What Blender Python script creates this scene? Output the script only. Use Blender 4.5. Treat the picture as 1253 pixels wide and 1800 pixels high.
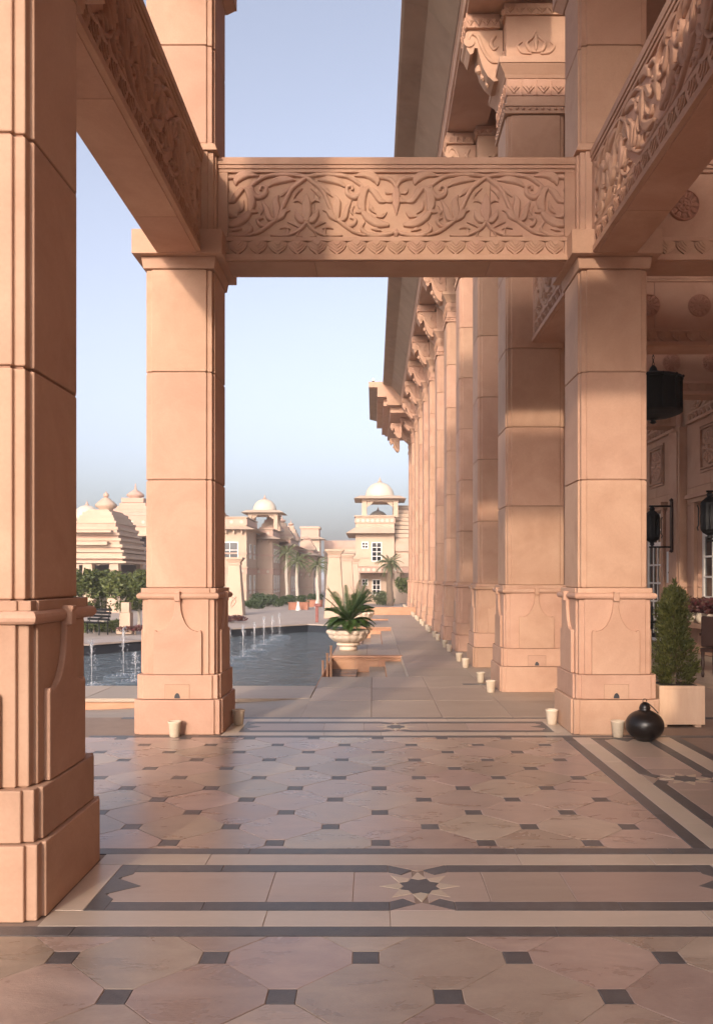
import bpy, math, random
from mathutils import Vector, Matrix
random.seed(7)
for o in list(bpy.data.objects): bpy.data.objects.remove(o)
SC = bpy.context.scene
COL = SC.collection
R = math.radians
# ---------------------------------------------------------------- camera, sky, sun, exposure
CAMH, F, VX, VY = 1.5, 1430.0, 656.0, 1015.0          # eye height, focal length and vanishing point in photo pixels
cd = bpy.data.cameras.new('camera'); cam = bpy.data.objects.new('camera', cd); COL.objects.link(cam)
cam.location = (0, 0, CAMH); cam.rotation_euler = (R(90), 0, 0)
cd.sensor_fit = 'HORIZONTAL'; cd.sensor_width = 36; cd.lens = 36 * F / 1253
cd.shift_x = (626.5 - VX) / 1253; cd.shift_y = (VY - 900) / 1253
cd.clip_end = 4000; cd.clip_start = .05
SC.camera = cam
SUN_DIR = Vector((.26, 1, -.329)).normalized()        # the way the light travels
w = bpy.data.worlds.new('World'); SC.world = w; w.use_nodes = True
nt = w.node_tree
sky = nt.nodes.new('ShaderNodeTexSky'); sky.sky_type = 'NISHITA'; sky.sun_disc = False
sky.sun_elevation = math.asin(-SUN_DIR.z)
sky.sun_rotation = math.atan2(-SUN_DIR.x, -SUN_DIR.y)
sky.air_density = 1.0; sky.dust_density = 5.0; sky.ozone_density = 1.6
hsv = nt.nodes.new('ShaderNodeHueSaturation'); hsv.inputs['Saturation'].default_value = .5; nt.links.new(sky.outputs[0], hsv.inputs['Color'])
tint = nt.nodes.new('ShaderNodeMix'); tint.data_type = 'RGBA'; tint.blend_type = 'MULTIPLY'; tint.inputs[0].default_value = 1; tint.inputs[7].default_value = (1,.98,1.06,1)
nt.links.new(hsv.outputs[0], tint.inputs[6]); nt.links.new(tint.outputs[2], nt.nodes['Background'].inputs[0])
nt.nodes['Background'].inputs[1].default_value = .15
sd = bpy.data.lights.new('sun', 'SUN'); sd.energy = 1.3; sd.angle = R(2); sd.color = (1, .83, .66)
so = bpy.data.objects.new('sun', sd); COL.objects.link(so)
so.rotation_euler = SUN_DIR.to_track_quat('-Z', 'Y').to_euler(); so.location = (-20, -60, 30)
vs = SC.view_settings
vs.view_transform = 'Standard'; vs.look = 'None'; vs.gamma = 1; vs.exposure = 1.0; vs.use_curve_mapping = False
cy = SC.cycles; cy.max_bounces = 6; cy.diffuse_bounces = 3; cy.glossy_bounces = 3; cy.transmission_bounces = 3; cy.transparent_max_bounces = 4; cy.volume_bounces = 0

def P(x, y, Z): return ((x - VX) * Z / F, Z, CAMH + (VY - y) * Z / F)   # photo pixel at a known depth
def PX(x, Z): return (x - VX) * Z / F
# ---------------------------------------------------------------- mesh helpers
class MB:
    def __init__(s): s.v = []; s.f = []
    def add(s, vs, fs):
        b = len(s.v); s.v += [tuple(p) for p in vs]; s.f += [tuple(i + b for i in q) for q in fs]; return s
    def box(s, x0, x1, y0, y1, z0, z1):
        return s.add([(x0,y0,z0),(x1,y0,z0),(x1,y1,z0),(x0,y1,z0),(x0,y0,z1),(x1,y0,z1),(x1,y1,z1),(x0,y1,z1)],
                     [(3,2,1,0),(4,5,6,7),(0,1,5,4),(1,2,6,5),(2,3,7,6),(3,0,4,7)])
    def prism(s, poly, z0, z1, poly1=None):            # polygon in xy, counter-clockwise, from z0 to z1
        n = len(poly); q = poly1 or poly
        return s.add([(x,y,z0) for x,y in poly] + [(x,y,z1) for x,y in q],
                     [tuple(range(n-1,-1,-1)), tuple(range(n,2*n))] + [(i,(i+1)%n,n+(i+1)%n,n+i) for i in range(n)])
    def plate(s, poly, y0, y1):                        # polygon in xz, pushed along y
        n = len(poly)
        return s.add([(x,y0,z) for x,z in poly] + [(x,y1,z) for x,z in poly],
                     [tuple(range(n)), tuple(range(2*n-1,n-1,-1))] + [(i,n+i,n+(i+1)%n,(i+1)%n) for i in range(n)])
    def lathe(s, prof, n=20, c=(0,0,0), flute=0):
        vs = []; m = len(prof)
        for i in range(n):
            a = 2*math.pi*i/n
            k = 1 + flute*(1 if i % 2 else -1)
            vs += [(c[0]+r*k*math.cos(a), c[1]+r*k*math.sin(a), c[2]+z) for r,z in prof]
        fs = [(i*m+j, ((i+1)%n)*m+j, ((i+1)%n)*m+j+1, i*m+j+1) for i in range(n) for j in range(m-1)]
        fs.append(tuple(i*m for i in range(n-1,-1,-1))); fs.append(tuple(i*m+m-1 for i in range(n)))
        return s.add(vs, fs)
    def tube(s, pts, rad, n=8):
        pts = [Vector(p) for p in pts]; vs = []; m = len(pts)
        for i, p in enumerate(pts):
            t = (pts[min(i+1,m-1)] - pts[max(i-1,0)]).normalized()
            a = t.cross(Vector((0,0,1)) if abs(t.z) < .9 else Vector((1,0,0))).normalized(); b = t.cross(a)
            r = rad[i] if isinstance(rad, (list,tuple)) else rad
            vs += [p + (a*math.cos(2*math.pi*k/n) + b*math.sin(2*math.pi*k/n))*r for k in range(n)]
        fs = [(i*n+k, i*n+(k+1)%n, (i+1)*n+(k+1)%n, (i+1)*n+k) for i in range(m-1) for k in range(n)]
        fs += [tuple(range(n-1,-1,-1)), tuple(range((m-1)*n, m*n))]
        return s.add(vs, fs)
    def merge(s, o, mat=None):
        return s.add([(mat @ Vector(p)) if mat else p for p in o.v], o.f)
    def data(s, name, mat, smooth=False):
        me = bpy.data.meshes.new(name); me.from_pydata(s.v, [], s.f)
        if mat: me.materials.append(mat)
        if smooth:
            me.polygons.foreach_set('use_smooth', [True]*len(me.polygons))
        me.update(); return me
    def obj(s, name, mat, parent=None, loc=(0,0,0), rz=0, smooth=False, bevel=0):
        return link(name, s.data(name, mat, smooth), parent, loc, rz, bevel)
def link(name, me, parent=None, loc=(0,0,0), rz=0, bevel=0):
    o = bpy.data.objects.new(name, me); COL.objects.link(o)
    o.location = loc; o.rotation_euler = (0,0,rz)
    if parent: o.parent = parent
    if bevel:
        b = o.modifiers.new('bevel', 'BEVEL'); b.width = bevel; b.segments = 2; b.limit_method = 'ANGLE'; b.angle_limit = R(40)
    return o
def tag(o, label, cat, group=None):
    o['label'] = label; o['category'] = cat
    if group: o['group'] = group
    return o
def thing(name, label, cat, loc=(0,0,0), rz=0, group=None):
    o = bpy.data.objects.new(name, None); COL.objects.link(o); o.location = loc; o.rotation_euler = (0,0,rz)
    o.empty_display_size = .2
    return tag(o, label, cat, group)
def struct(o): o['kind'] = 'structure'; return o
def kids(o): return [c for c in bpy.data.objects if c.parent == o]
def dup(root, loc, label, rz=None):
    ks = {}
    for c in bpy.data.objects: ks.setdefault(c.parent, []).append(c)
    def rec(o, par):
        c = o.copy(); COL.objects.link(c); c.parent = par
        for ch in ks.get(o, []): rec(ch, c)
        return c
    r = rec(root, None); r.location = loc; r['label'] = label
    if rz is not None: r.rotation_euler = (0,0,rz)
    return r
ORD = ['first','second','third','fourth','fifth','sixth','seventh','eighth','ninth','tenth','eleventh','twelfth','thirteenth']
# ---------------------------------------------------------------- materials
def srgb(r, g, b):
    f = lambda c: (c/255/12.92) if c/255 <= .04045 else ((c/255+.055)/1.055)**2.4
    return (f(r), f(g), f(b), 1)
def stone(name, c1, c2, rough=.75, scale=1.2, bump=.25, rnd=.12, streak=(1,1,1), rr=.1, spec=.3, bscale=60, hue=.004, stain=.0):
    m = bpy.data.materials.new(name); m.use_nodes = True; n = m.node_tree.nodes; l = m.node_tree.links
    b = n['Principled BSDF']
    tc = n.new('ShaderNodeTexCoord'); oi = n.new('ShaderNodeObjectInfo')
    sc = n.new('ShaderNodeVectorMath'); sc.operation = 'SCALE'; l.new(oi.outputs['Random'], sc.inputs['Scale']); sc.inputs[0].default_value = (37,53,71)
    ad = n.new('ShaderNodeVectorMath'); l.new(tc.outputs['Object'], ad.inputs[0]); l.new(sc.outputs[0], ad.inputs[1])
    mp = n.new('ShaderNodeVectorMath'); mp.operation = 'MULTIPLY'; l.new(ad.outputs[0], mp.inputs[0]); mp.inputs[1].default_value = streak
    n1 = n.new('ShaderNodeTexNoise'); n1.inputs['Scale'].default_value = scale; n1.inputs['Detail'].default_value = 5; n1.inputs['Roughness'].default_value = .62
    n1.inputs['Distortion'].default_value = .6
    l.new(mp.outputs[0], n1.inputs['Vector'])
    n2 = n.new('ShaderNodeTexNoise'); n2.inputs['Scale'].default_value = bscale; n2.inputs['Detail'].default_value = 2; l.new(mp.outputs[0], n2.inputs['Vector'])
    rp = n.new('ShaderNodeMapRange'); rp.inputs[1].default_value = .3; rp.inputs[2].default_value = .7; l.new(n1.outputs[0], rp.inputs[0])
    mx = n.new('ShaderNodeMix'); mx.data_type = 'RGBA'; mx.inputs[6].default_value = c1; mx.inputs[7].default_value = c2; l.new(rp.outputs[0], mx.inputs[0])
    g = n.new('ShaderNodeMapRange'); g.inputs[3].default_value = .93; g.inputs[4].default_value = 1.07; l.new(n2.outputs[0], g.inputs[0])
    rv = n.new('ShaderNodeMapRange'); rv.inputs[3].default_value = 1-rnd; rv.inputs[4].default_value = 1+rnd; l.new(oi.outputs['Random'], rv.inputs[0])
    mu = n.new('ShaderNodeMath'); mu.operation = 'MULTIPLY'; l.new(g.outputs[0], mu.inputs[0]); l.new(rv.outputs[0], mu.inputs[1])
    hs = n.new('ShaderNodeHueSaturation'); l.new(mx.outputs[2], hs.inputs['Color']); l.new(mu.outputs[0], hs.inputs['Value'])
    wn = n.new('ShaderNodeTexWhiteNoise'); wn.noise_dimensions = '1D'; l.new(oi.outputs['Random'], wn.inputs['W'])
    hr = n.new('ShaderNodeMapRange'); hr.inputs[3].default_value = .5-hue; hr.inputs[4].default_value = .5+hue; l.new(wn.outputs[0], hr.inputs[0]); l.new(hr.outputs[0], hs.inputs['Hue'])
    out = hs.outputs[0]
    if stain:
        n3 = n.new('ShaderNodeTexNoise'); n3.inputs['Scale'].default_value = .9; n3.inputs['Detail'].default_value = 4; n3.inputs['Roughness'].default_value = .7
        l.new(ad.outputs[0], n3.inputs['Vector'])
        sr = n.new('ShaderNodeMapRange'); sr.inputs[1].default_value = .55; sr.inputs[2].default_value = .75; sr.inputs[4].default_value = stain; l.new(n3.outputs[0], sr.inputs[0])
        m2 = n.new('ShaderNodeMix'); m2.data_type = 'RGBA'; m2.blend_type = 'MULTIPLY'; l.new(sr.outputs[0], m2.inputs[0]); l.new(out, m2.inputs[6]); m2.inputs[7].default_value = (.62,.5,.42,1); out = m2.outputs[2]
    l.new(out, b.inputs['Base Color'])
    r2 = n.new('ShaderNodeMapRange'); r2.inputs[3].default_value = rough-rr; r2.inputs[4].default_value = rough+rr; l.new(n1.outputs[0], r2.inputs[0]); l.new(r2.outputs[0], b.inputs['Roughness'])
    b.inputs['Specular IOR Level'].default_value = spec
    bp = n.new('ShaderNodeBump'); bp.inputs['Strength'].default_value = bump; bp.inputs['Distance'].default_value = .004; l.new(n2.outputs[0], bp.inputs['Height']); l.new(bp.outputs[0], b.inputs['Normal'])
    return m
def plain(name, c, rough=.5, metal=0, spec=.5, **k):
    m = bpy.data.materials.new(name); m.use_nodes = True; b = m.node_tree.nodes['Principled BSDF']
    n = m.node_tree.nodes; l = m.node_tree.links
    ns = n.new('ShaderNodeTexNoise'); ns.inputs['Scale'].default_value = k.get('scale', 12); ns.inputs['Detail'].default_value = 4
    tc = n.new('ShaderNodeTexCoord'); l.new(tc.outputs['Object'], ns.inputs['Vector'])
    mr = n.new('ShaderNodeMapRange'); v = k.get('var', .25); mr.inputs[3].default_value = 1-v; mr.inputs[4].default_value = 1+v; l.new(ns.outputs[0], mr.inputs[0])
    hs = n.new('ShaderNodeHueSaturation'); hs.inputs['Color'].default_value = c; l.new(mr.outputs[0], hs.inputs['Value']); l.new(hs.outputs[0], b.inputs['Base Color'])
    b.inputs['Roughness'].default_value = rough; b.inputs['Metallic'].default_value = metal; b.inputs['Specular IOR Level'].default_value = spec
    if 'trans' in k: b.inputs['Transmission Weight'].default_value = k['trans']
    if 'sss' in k: b.inputs['Subsurface Weight'].default_value = k['sss']; b.inputs['Subsurface Radius'].default_value = (.02,.03,.01)
    return m
def leafmat(name, c1, c2, rough=.5):
    m = bpy.data.materials.new(name); m.use_nodes = True; n = m.node_tree.nodes; l = m.node_tree.links; b = n['Principled BSDF']
    ge = n.new('ShaderNodeNewGeometry'); mx = n.new('ShaderNodeMix'); mx.data_type = 'RGBA'; mx.inputs[6].default_value = c1; mx.inputs[7].default_value = c2
    l.new(ge.outputs['Random Per Island'], mx.inputs[0]); l.new(mx.outputs[2], b.inputs['Base Color']); b.inputs['Roughness'].default_value = rough
    tr = n.new('ShaderNodeBsdfTranslucent'); l.new(mx.outputs[2], tr.inputs[0]); ms = n.new('ShaderNodeMixShader'); ms.inputs[0].default_value = .25
    l.new(b.outputs[0], ms.inputs[1]); l.new(tr.outputs[0], ms.inputs[2]); l.new(ms.outputs[0], n['Material Output'].inputs[0])
    return m
M = {}
M['pink'] = stone('pink_sandstone', (.44,.252,.166,1), (.535,.33,.226,1), .72, 1.6, .14, .07, stain=.45)
M['groove'] = stone('stone_joint', (.34,.2,.13,1), (.4,.24,.16,1), .9, 3, .2, .05)
M['carve'] = stone('carved_sandstone', (.435,.25,.166,1), (.515,.315,.217,1), .78, 3, .15, .04, stain=.35)
M['rosette'] = stone('red_sandstone', (.40,.19,.125,1), (.48,.25,.17,1), .75, 5, .3, .08)
M['tile'] = stone('floor_sandstone', (.31,.22,.168,1), (.45,.34,.265,1), .30, 2.6, .25, .17, (1,2.2,1), .14, .5, 45, .016, .22)
M['eave'] = stone('brown_eave_stone', (.27,.185,.125,1), (.36,.25,.175,1), .8, 1.5, .3, .06, stain=.5)  # browner, darker stone tone for the eave slab and cornice
M['dark'] = stone('dark_granite', (.075,.068,.066,1), (.13,.118,.112,1), .42, 14, .3, .15, rr=.1, spec=.45, bscale=120)
M['light'] = stone('buff_sandstone', (.50,.40,.30,1), (.57,.46,.36,1), .38, 1.5, .2, .1, (.6,4,1), .1, .5, 45, .006, .3)
M['buff'] = stone('band_sandstone', (.37,.27,.21,1), (.44,.33,.26,1), .38, 1.5, .22, .12, (.6,4,1), .1, .5, 45, .008, .4)
M['star'] = stone('cream_inlay', (.52,.41,.29,1), (.58,.46,.34,1), .4, 3, .15, .05)
M['grout'] = stone('floor_joint', (.27,.19,.145,1), (.33,.24,.185,1), .8, 4, .2, 0)
M['paver'] = stone('paving_sandstone', (.37,.275,.20,1), (.45,.345,.26,1), .5, 1.2, .2, .10, (1,2,1), .1, .4, 40, .006, .45)
M['plaza'] = stone('plaza_stone', (.40,.32,.27,1), (.47,.39,.33,1), .7, .35, .2, 0, rr=.05, stain=.35)
M['orange'] = stone('orange_sandstone', (.46,.235,.135,1), (.54,.30,.185,1), .7, 2.5, .3, .06, (1,1,3), stain=.4)
M['cream'] = stone('cream_render', (.47,.335,.24,1), (.54,.40,.295,1), .8, .5, .15, .03, stain=.3)
M['creampink'] = stone('pale_pink_frieze', (.46,.29,.215,1), (.53,.35,.265,1), .8, 2, .3, .05)
M['dome'] = stone('dome_render', (.54,.455,.355,1), (.60,.51,.41,1), .7, 1, .1, .02)
M['cup'] = stone('cream_clay', (.62,.50,.36,1), (.70,.58,.44,1), .6, 8, .2, .12)
M['urn'] = stone('urn_stone', (.64,.50,.38,1), (.72,.58,.45,1), .65, 5, .25, .05, stain=.3)
M['planter'] = stone('planter_stone', (.66,.43,.28,1), (.74,.52,.36,1), .6, 3, .2, .03, (5,5,.7))
M['iron'] = plain('black_iron', (.006,.0055,.0055,1), .55, 0, .25)
M['blackpot'] = plain('black_glazed_pot', (.009,.006,.005,1), .33, 0, .4, scale=60, var=.9)
M['wood'] = plain('dark_wood', (.03,.012,.008,1), .5, 0, .3)
M['white'] = plain('white_paint', (.75,.70,.64,1), .45, var=.05)
M['glass'] = plain('dark_glass', (.012,.014,.018,1), .06, 0, .8, var=.1)
M['paper'] = plain('sign_paper', (.72,.70,.64,1), .6, var=.04)
M['signgreen'] = plain('sign_green', (.30,.36,.26,1), .6)
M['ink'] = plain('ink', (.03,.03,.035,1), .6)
M['soil'] = plain('soil', (.06,.04,.03,1), .95)
M['trunk'] = stone('bark', (.13,.09,.06,1), (.22,.16,.11,1), .9, 14, .9, .1, (1,1,4))
M['palmtrunk'] = stone('palm_bark', (.42,.36,.29,1), (.52,.45,.37,1), .9, 10, .6, .1, (1,1,6))
M['cycad'] = leafmat('cycad_leaf', (.035,.075,.018,1), (.075,.125,.03,1), .38)
M['conifer'] = leafmat('conifer_leaf', (.055,.07,.018,1), (.17,.165,.045,1), .6)
M['tree'] = leafmat('tree_leaf', (.06,.085,.02,1), (.14,.155,.04,1), .55)
M['palm'] = leafmat('palm_leaf', (.09,.12,.045,1), (.20,.21,.09,1), .5)
M['hedge'] = leafmat('hedge_leaf', (.03,.055,.015,1), (.07,.10,.03,1), .6)
M['flower'] = leafmat('red_leaf', (.16,.03,.04,1), (.10,.05,.03,1), .5)
M['redpost'] = plain('red_paint', (.22,.06,.045,1), .5)
M['brick'] = stone('red_brick', (.32,.13,.08,1), (.4,.18,.12,1), .85, 6, .4, .05)
M['poolwall'] = plain('dark_pool_tile', (.03,.035,.045,1), .3)
M['bulb'] = None
def water():
    m = bpy.data.materials.new('pool_water'); m.use_nodes = True; n = m.node_tree.nodes; l = m.node_tree.links; b = n['Principled BSDF']
    b.inputs['Base Color'].default_value = (.13,.16,.18,1); b.inputs['Roughness'].default_value = .07; b.inputs['IOR'].default_value = 1.33; b.inputs['Specular IOR Level'].default_value = .6
    tc = n.new('ShaderNodeTexCoord'); mp = n.new('ShaderNodeVectorMath'); mp.operation = 'MULTIPLY'; mp.inputs[1].default_value = (1,1.3,1); l.new(tc.outputs['Object'], mp.inputs[0])
    a = n.new('ShaderNodeTexNoise'); a.inputs['Scale'].default_value = 3.0; a.inputs['Detail'].default_value = 5; a.inputs['Roughness'].default_value = .62; a.inputs['Distortion'].default_value = .8; l.new(mp.outputs[0], a.inputs[0])
    bp = n.new('ShaderNodeBump'); bp.inputs['Strength'].default_value = 1; bp.inputs['Distance'].default_value = .32; l.new(a.outputs[0], bp.inputs['Height']); l.new(bp.outputs[0], b.inputs['Normal'])
    return m
M['water'] = water()
def spray():
    m = bpy.data.materials.new('fountain_water'); m.use_nodes = True; b = m.node_tree.nodes['Principled BSDF']
    b.inputs['Base Color'].default_value = (.95,.96,.98,1); b.inputs['Roughness'].default_value = .1; b.inputs['Transmission Weight'].default_value = .75; b.inputs['IOR'].default_value = 1.33
    return m
M['spray'] = spray()
M['lampglow'] = bpy.data.materials.new('lamp_glow'); M['lampglow'].use_nodes = True
_b = M['lampglow'].node_tree.nodes['Principled BSDF']; _b.inputs['Emission Color'].default_value = (1,.75,.4,1); _b.inputs['Emission Strength'].default_value = 6
# ================================================================ layout (metres; x right, y away from the camera, z up)
XL, XR, YN, YF = -1.87, 2.32, 3.95, 8.165
CX, WALLX = 2.14, 6.4                                   # colonnade axis and veranda wall
CY = [11.1 + 2.9*k for k in range(11)]
S, WATER = .597, -.25
def rect(x0, x1, y0, y1): return [(x0,y0),(x1,y0),(x1,y1),(x0,y1)]
def clip(poly, x0, x1, y0, y1):
    for ax, lim, sg in ((0,x0,1),(0,x1,-1),(1,y0,1),(1,y1,-1)):
        out = []
        for i, p in enumerate(poly):
            q = poly[(i+1) % len(poly)]
            a, b = sg*(p[ax]-lim), sg*(q[ax]-lim)
            if a >= 0: out.append(p)
            if a*b < 0:
                t = a/(a-b); out.append((p[0]+(q[0]-p[0])*t, p[1]+(q[1]-p[1])*t))
        poly = out
        if len(poly) < 3: return []
    return poly
def area(p): return abs(sum(p[i][0]*p[(i+1)%len(p)][1]-p[(i+1)%len(p)][0]*p[i][1] for i in range(len(p))))/2
def shrink(poly, g):
    cx = sum(p[0] for p in poly)/len(poly); cy = sum(p[1] for p in poly)/len(poly)
    out = []
    n = len(poly)
    for i in range(n):                                  # offset each edge inwards
        a, b, c = Vector(poly[i-1]), Vector(poly[i]), Vector(poly[(i+1)%n])
        d1 = (b-a).normalized(); d2 = (c-b).normalized()
        n1 = Vector((-d1.y, d1.x)); n2 = Vector((-d2.y, d2.x))
        k = 1 + n1.dot(n2)
        v = b + (n1+n2)*(g/max(k,.3)); out.append((v.x, v.y))
    return out
def ccw(p): return p if sum(p[i][0]*p[(i+1)%len(p)][1]-p[(i+1)%len(p)][0]*p[i][1] for i in range(len(p))) > 0 else p[::-1]
# ---------------------------------------------------------------- ground
def gz(x, y):
    rim = 26 if x > -2 else (23.8 + (x+4.15)*1.1 if x > -4.15 else max(15, 18.2 + (x+6.4)*2.4 if x > -6.4 else 18.2 + (x+6.4)))
    t = min(1, max(0, (y - rim - 1)/11)); return -.5*t*t*(3-2*t)
g = MB(); g.add([(-1500,-900,-1.4),(1500,-900,-1.4),(1500,2500,-1.4),(-1500,2500,-1.4)], [(0,1,2,3)])
struct(g.obj('ground', M['plaza']))
floor = MB().box(-14, 8, -9, 8.72, -.4, -.004).obj('terrace_floor', M['grout']); struct(floor)
def tilepiece(name, poly, mat, z=0, gap=.0013):
    poly = ccw(poly)
    if area(poly) < .0006: return
    p = shrink(poly, gap); cx = sum(q[0] for q in p)/len(p); cy = sum(q[1] for q in p)/len(p)
    loc = [(a-cx, b-cy) for a, b in p]; ins = shrink(loc, .002)
    m = MB(); n = len(loc)
    m.add([(a,b,-.012) for a,b in loc] + [(a,b,-.0016) for a,b in loc] + [(a,b,0) for a,b in ins],
          [(i,(i+1)%n,n+(i+1)%n,n+i) for i in range(n)] + [(n+i,n+(i+1)%n,2*n+(i+1)%n,2*n+i) for i in range(n)] + [tuple(range(2*n,3*n))])
    o = m.obj(name, mat, floor, (cx, cy, z)); return o
def tiles(x0, x1, y0, y1, lx, ly):
    q = .052
    for j in range(-14, 15):
        for i in range(-12, 13):
            cx = lx + i*S + (S/2 if j % 2 else 0); cy = ly + j*S/2
            p = clip(rect(cx-q, cx+q, cy-q, cy+q), x0, x1, y0, y1)
            if p: tilepiece('dark_tile', p, M['dark'], random.uniform(-.0012, .0004))
            h = S/2
            p = [(cx-q,cy+q),(cx+q,cy+q),(cx+h-q,cy+h-q),(cx+h-q,cy+h+q),(cx+q,cy+2*h-q),(cx-q,cy+2*h-q),(cx-h+q,cy+h+q),(cx-h+q,cy+h-q)]
            p = clip(p, x0, x1, y0, y1)
            if p:
                o = tilepiece('floor_tile', p, M['tile'], random.uniform(-.001, .001))
                if o: o.rotation_euler = (random.uniform(-.001,.001), random.uniform(-.001,.001), 0)
tiles(-3.1, 1.77, 4.495, 7.615, .042, 4.593)
tiles(-2.6, 2.7, 2.1, 3.395, -.029, 3.208)
def band(cx, cy, vert, x0, x1, outer):
    T = (lambda u, v: (cx+v*-1, cy+u)) if vert else (lambda u, v: (cx+u, cy+v))
    def pc(name, poly, mat, z=0): tilepiece(name, [T(*p) for p in poly], mat, z + random.uniform(-.0006,.0006))
    def strip(name, mat, u0, u1, v0, v1, cuts):
        es = [u0] + [c for c in cuts if u0 < c < u1] + [u1]
        for a, b in zip(es, es[1:]): pc(name, rect(a, b, v0, v1), mat)
    for s in (-1, 1):
        A = lambda a, b: (min(s*a, s*b), max(s*a, s*b))
        strip('dark_strip', M['dark'], outer[0], outer[1], *A(.455,.55), [-3,-1.2+.3*s,.55,1.4,3])
        strip('light_strip', M['light'], x0, x1, *A(.29,.455), [-.9-.2*s,.35*s+.2,1.25])
        for e in (-1, 1):                                # inner dark strips bend in towards the star
            strip('dark_strip', M['dark'], *sorted((e*.15, e*(x1 if e > 0 else -x0)-e*.14)), *A(.19,.29), [-1,.9])
            pc('dark_strip', [(e*.15,s*.29),(e*.15,s*.19),(e*.085,s*.15),(e*.028,s*.215)], M['dark'])
        pc('band_corner', [(-.15,s*.29),(-.028,s*.215),(0,s*.2),(.028,s*.215),(.15,s*.29)], M['buff'])
    for e in (-1, 1):
        X = x1 if e > 0 else -x0
        hs = [(e*(X-.14),.29),(e*(X-.14),-.29),(e*(X-.235),-.29),(e*(X-.235),-.16),(e*(X-.18),-.10),(e*(X-.32),0),(e*(X-.18),.10),(e*(X-.235),.16),(e*(X-.235),.29)]
        pc('dark_strip', hs, M['dark'], .0008)
        pc('light_strip', rect(*sorted((e*(X-.14), e*X)), -.29, .29), M['light'])
        for a, b in ((.32,.72),(.72,X-.19)):
            pc('band_panel', rect(*sorted((e*a, e*b)), -.19, .19), M['buff'], -.0006)
        pc('band_panel', [(e*.32,.19),(e*.15,.19),(e*.085,.15),(e*.03,.2),(e*.03,-.2),(e*.085,-.15),(e*.15,-.19),(e*.32,-.19)], M['buff'], -.0012)
    pc('star_centre', [(r*math.cos(a), r*math.sin(a)) for a, r in [(i*math.pi/8, .105 if i % 2 else .078) for i in range(16)]], M['dark'], .0009)
    for i in range(8):
        a = i*math.pi/4; rr = .20 if i != 2 and i != 6 else .195
        f = lambda r, t: (r*math.cos(t), r*math.sin(t))
        pc('star_point', [f(.079,a), f(.1065,a-math.pi/8), f(rr,a), f(.1065,a+math.pi/8)], M['star'], .0004)
mid = (XL+XR)/2
band(mid, YN, False, -1.67, 1.67, (-2.9, 2.9))
band(mid, YF, False, -1.67, 1.67, (-2.9, 5.8))
band(XR, (YN+YF)/2, True, -1.68, 1.68, (-1.558, 1.558))
# ---------------------------------------------------------------- pillars
def notch(h, a=.07, d=.02, hy=None):
    k = hy or h
    return [(-h+a,-k),(h-a,-k),(h-a,-k+d),(h-d,-k+d),(h-d,-k+a),(h,-k+a),(h,k-a),(h-d,k-a),(h-d,k-d),(h-a,k-d),(h-a,k),(-h+a,k),
            (-h+a,k-d),(-h+d,k-d),(-h+d,k-a),(-h,k-a),(-h,-k+a),(-h+d,-k+a),(-h+d,-k+d),(-h+a,-k+d)]
def strap_mesh(h):                                       # carved trumpet-shaped strap on the face y = -h
    pts = []
    w0 = .026; top, sh, bot = 1.352, .985, .57
    arc = [(w0 + .155*(1-math.cos(t)), sh + (top-.09-sh)*(1-math.sin(t))) for t in [i*math.pi/2/9 for i in range(10)]]
    right = [(w0,top)] + arc + [(.195,.978),(.205,.992),(.222,.992),(.23,.97),(.23,bot)]
    poly = [(-x,z) for x,z in right][::-1] + right
    m = MB(); poly = poly[::-1]
    m.plate(poly, -h-.03, -h+.004)
    m.plate([(-.028,top-.01),(.028,top-.01),(.028,top+.012),(-.028,top+.012)], -h-.06, -h)
    m.plate([(-w0-.002,1.27),(w0+.002,1.27),(w0+.002,top),(-w0-.002,top)], -h-.055, -h)
    return m
def torus_ring(h, r, zc):                                # half-round roll moulding round a square
    m = MB(); n = 7; prof = [(r*math.cos(t), r*math.sin(t)) for t in [-math.pi/2+math.pi*i/(n-1) for i in range(n)]]
    vs = []
    for sx, sy in ((-1,-1),(1,-1),(1,1),(-1,1)): vs += [(sx*(h+a), sy*(h+a), zc+b) for a, b in prof]
    fs = [(i*n+j, ((i+1)%4)*n+j, ((i+1)%4)*n+j+1, i*n+j+1) for i in range(4) for j in range(n-1)]
    return m.add(vs, fs)
CACHE = {}
def cached(key, fn):
    if key not in CACHE: CACHE[key] = fn()
    return CACHE[key]
def lower_parts(t, h, key, plate=True):
    q = h
    add = lambda name, k, fn, bev=.006, rz=0, mat='pink': link(name, cached((key,k), lambda: fn().data(name, M[mat], False)), t, (0,0,0), rz, bev)
    add('plinth', 'p1', lambda: MB().prism(notch(q+.09), 0, .331))
    add('plinth', 'p2', lambda: MB().prism(notch(q+.067), .336, .566))
    add('dado', 'd', lambda: MB().prism(notch(q+.028), .570, 1.29))
    add('ring_moulding', 'r', lambda: torus_ring(q+.028, .031, 1.321), 0)
    add('fillet', 'f', lambda: MB().prism(notch(q+.036, .07, .012), 1.35, 1.396), .004)
    add('joint', 'j', lambda: MB().prism(notch(q+.018), .02, 1.38), 0, 0, 'groove')
    for i in range(4): add('carved_strap', 's', lambda: strap_mesh(q+.028), .006, i*math.pi/2)
    if plate:
        add('plate_joint', 'svj', lambda: MB().box(-.120,.120,-q-.0680,-q-.05,.338,.480), 0, 0, 'groove')
        s = add('service_plate', 'sv', lambda: MB().box(-.115,.115,-q-.0705,-q-.05,.338,.475), .003)
        hs = link('hatch_hole', cached((key,'hh'), lambda: MB().plate([(.028*math.cos(a), .345+.05*abs(math.sin(a))) for a in [math.pi-i*math.pi/10 for i in range(11)]][::-1], -q-.0715, -q-.06).data('hatch_hole', M['ink'])), s)
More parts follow.
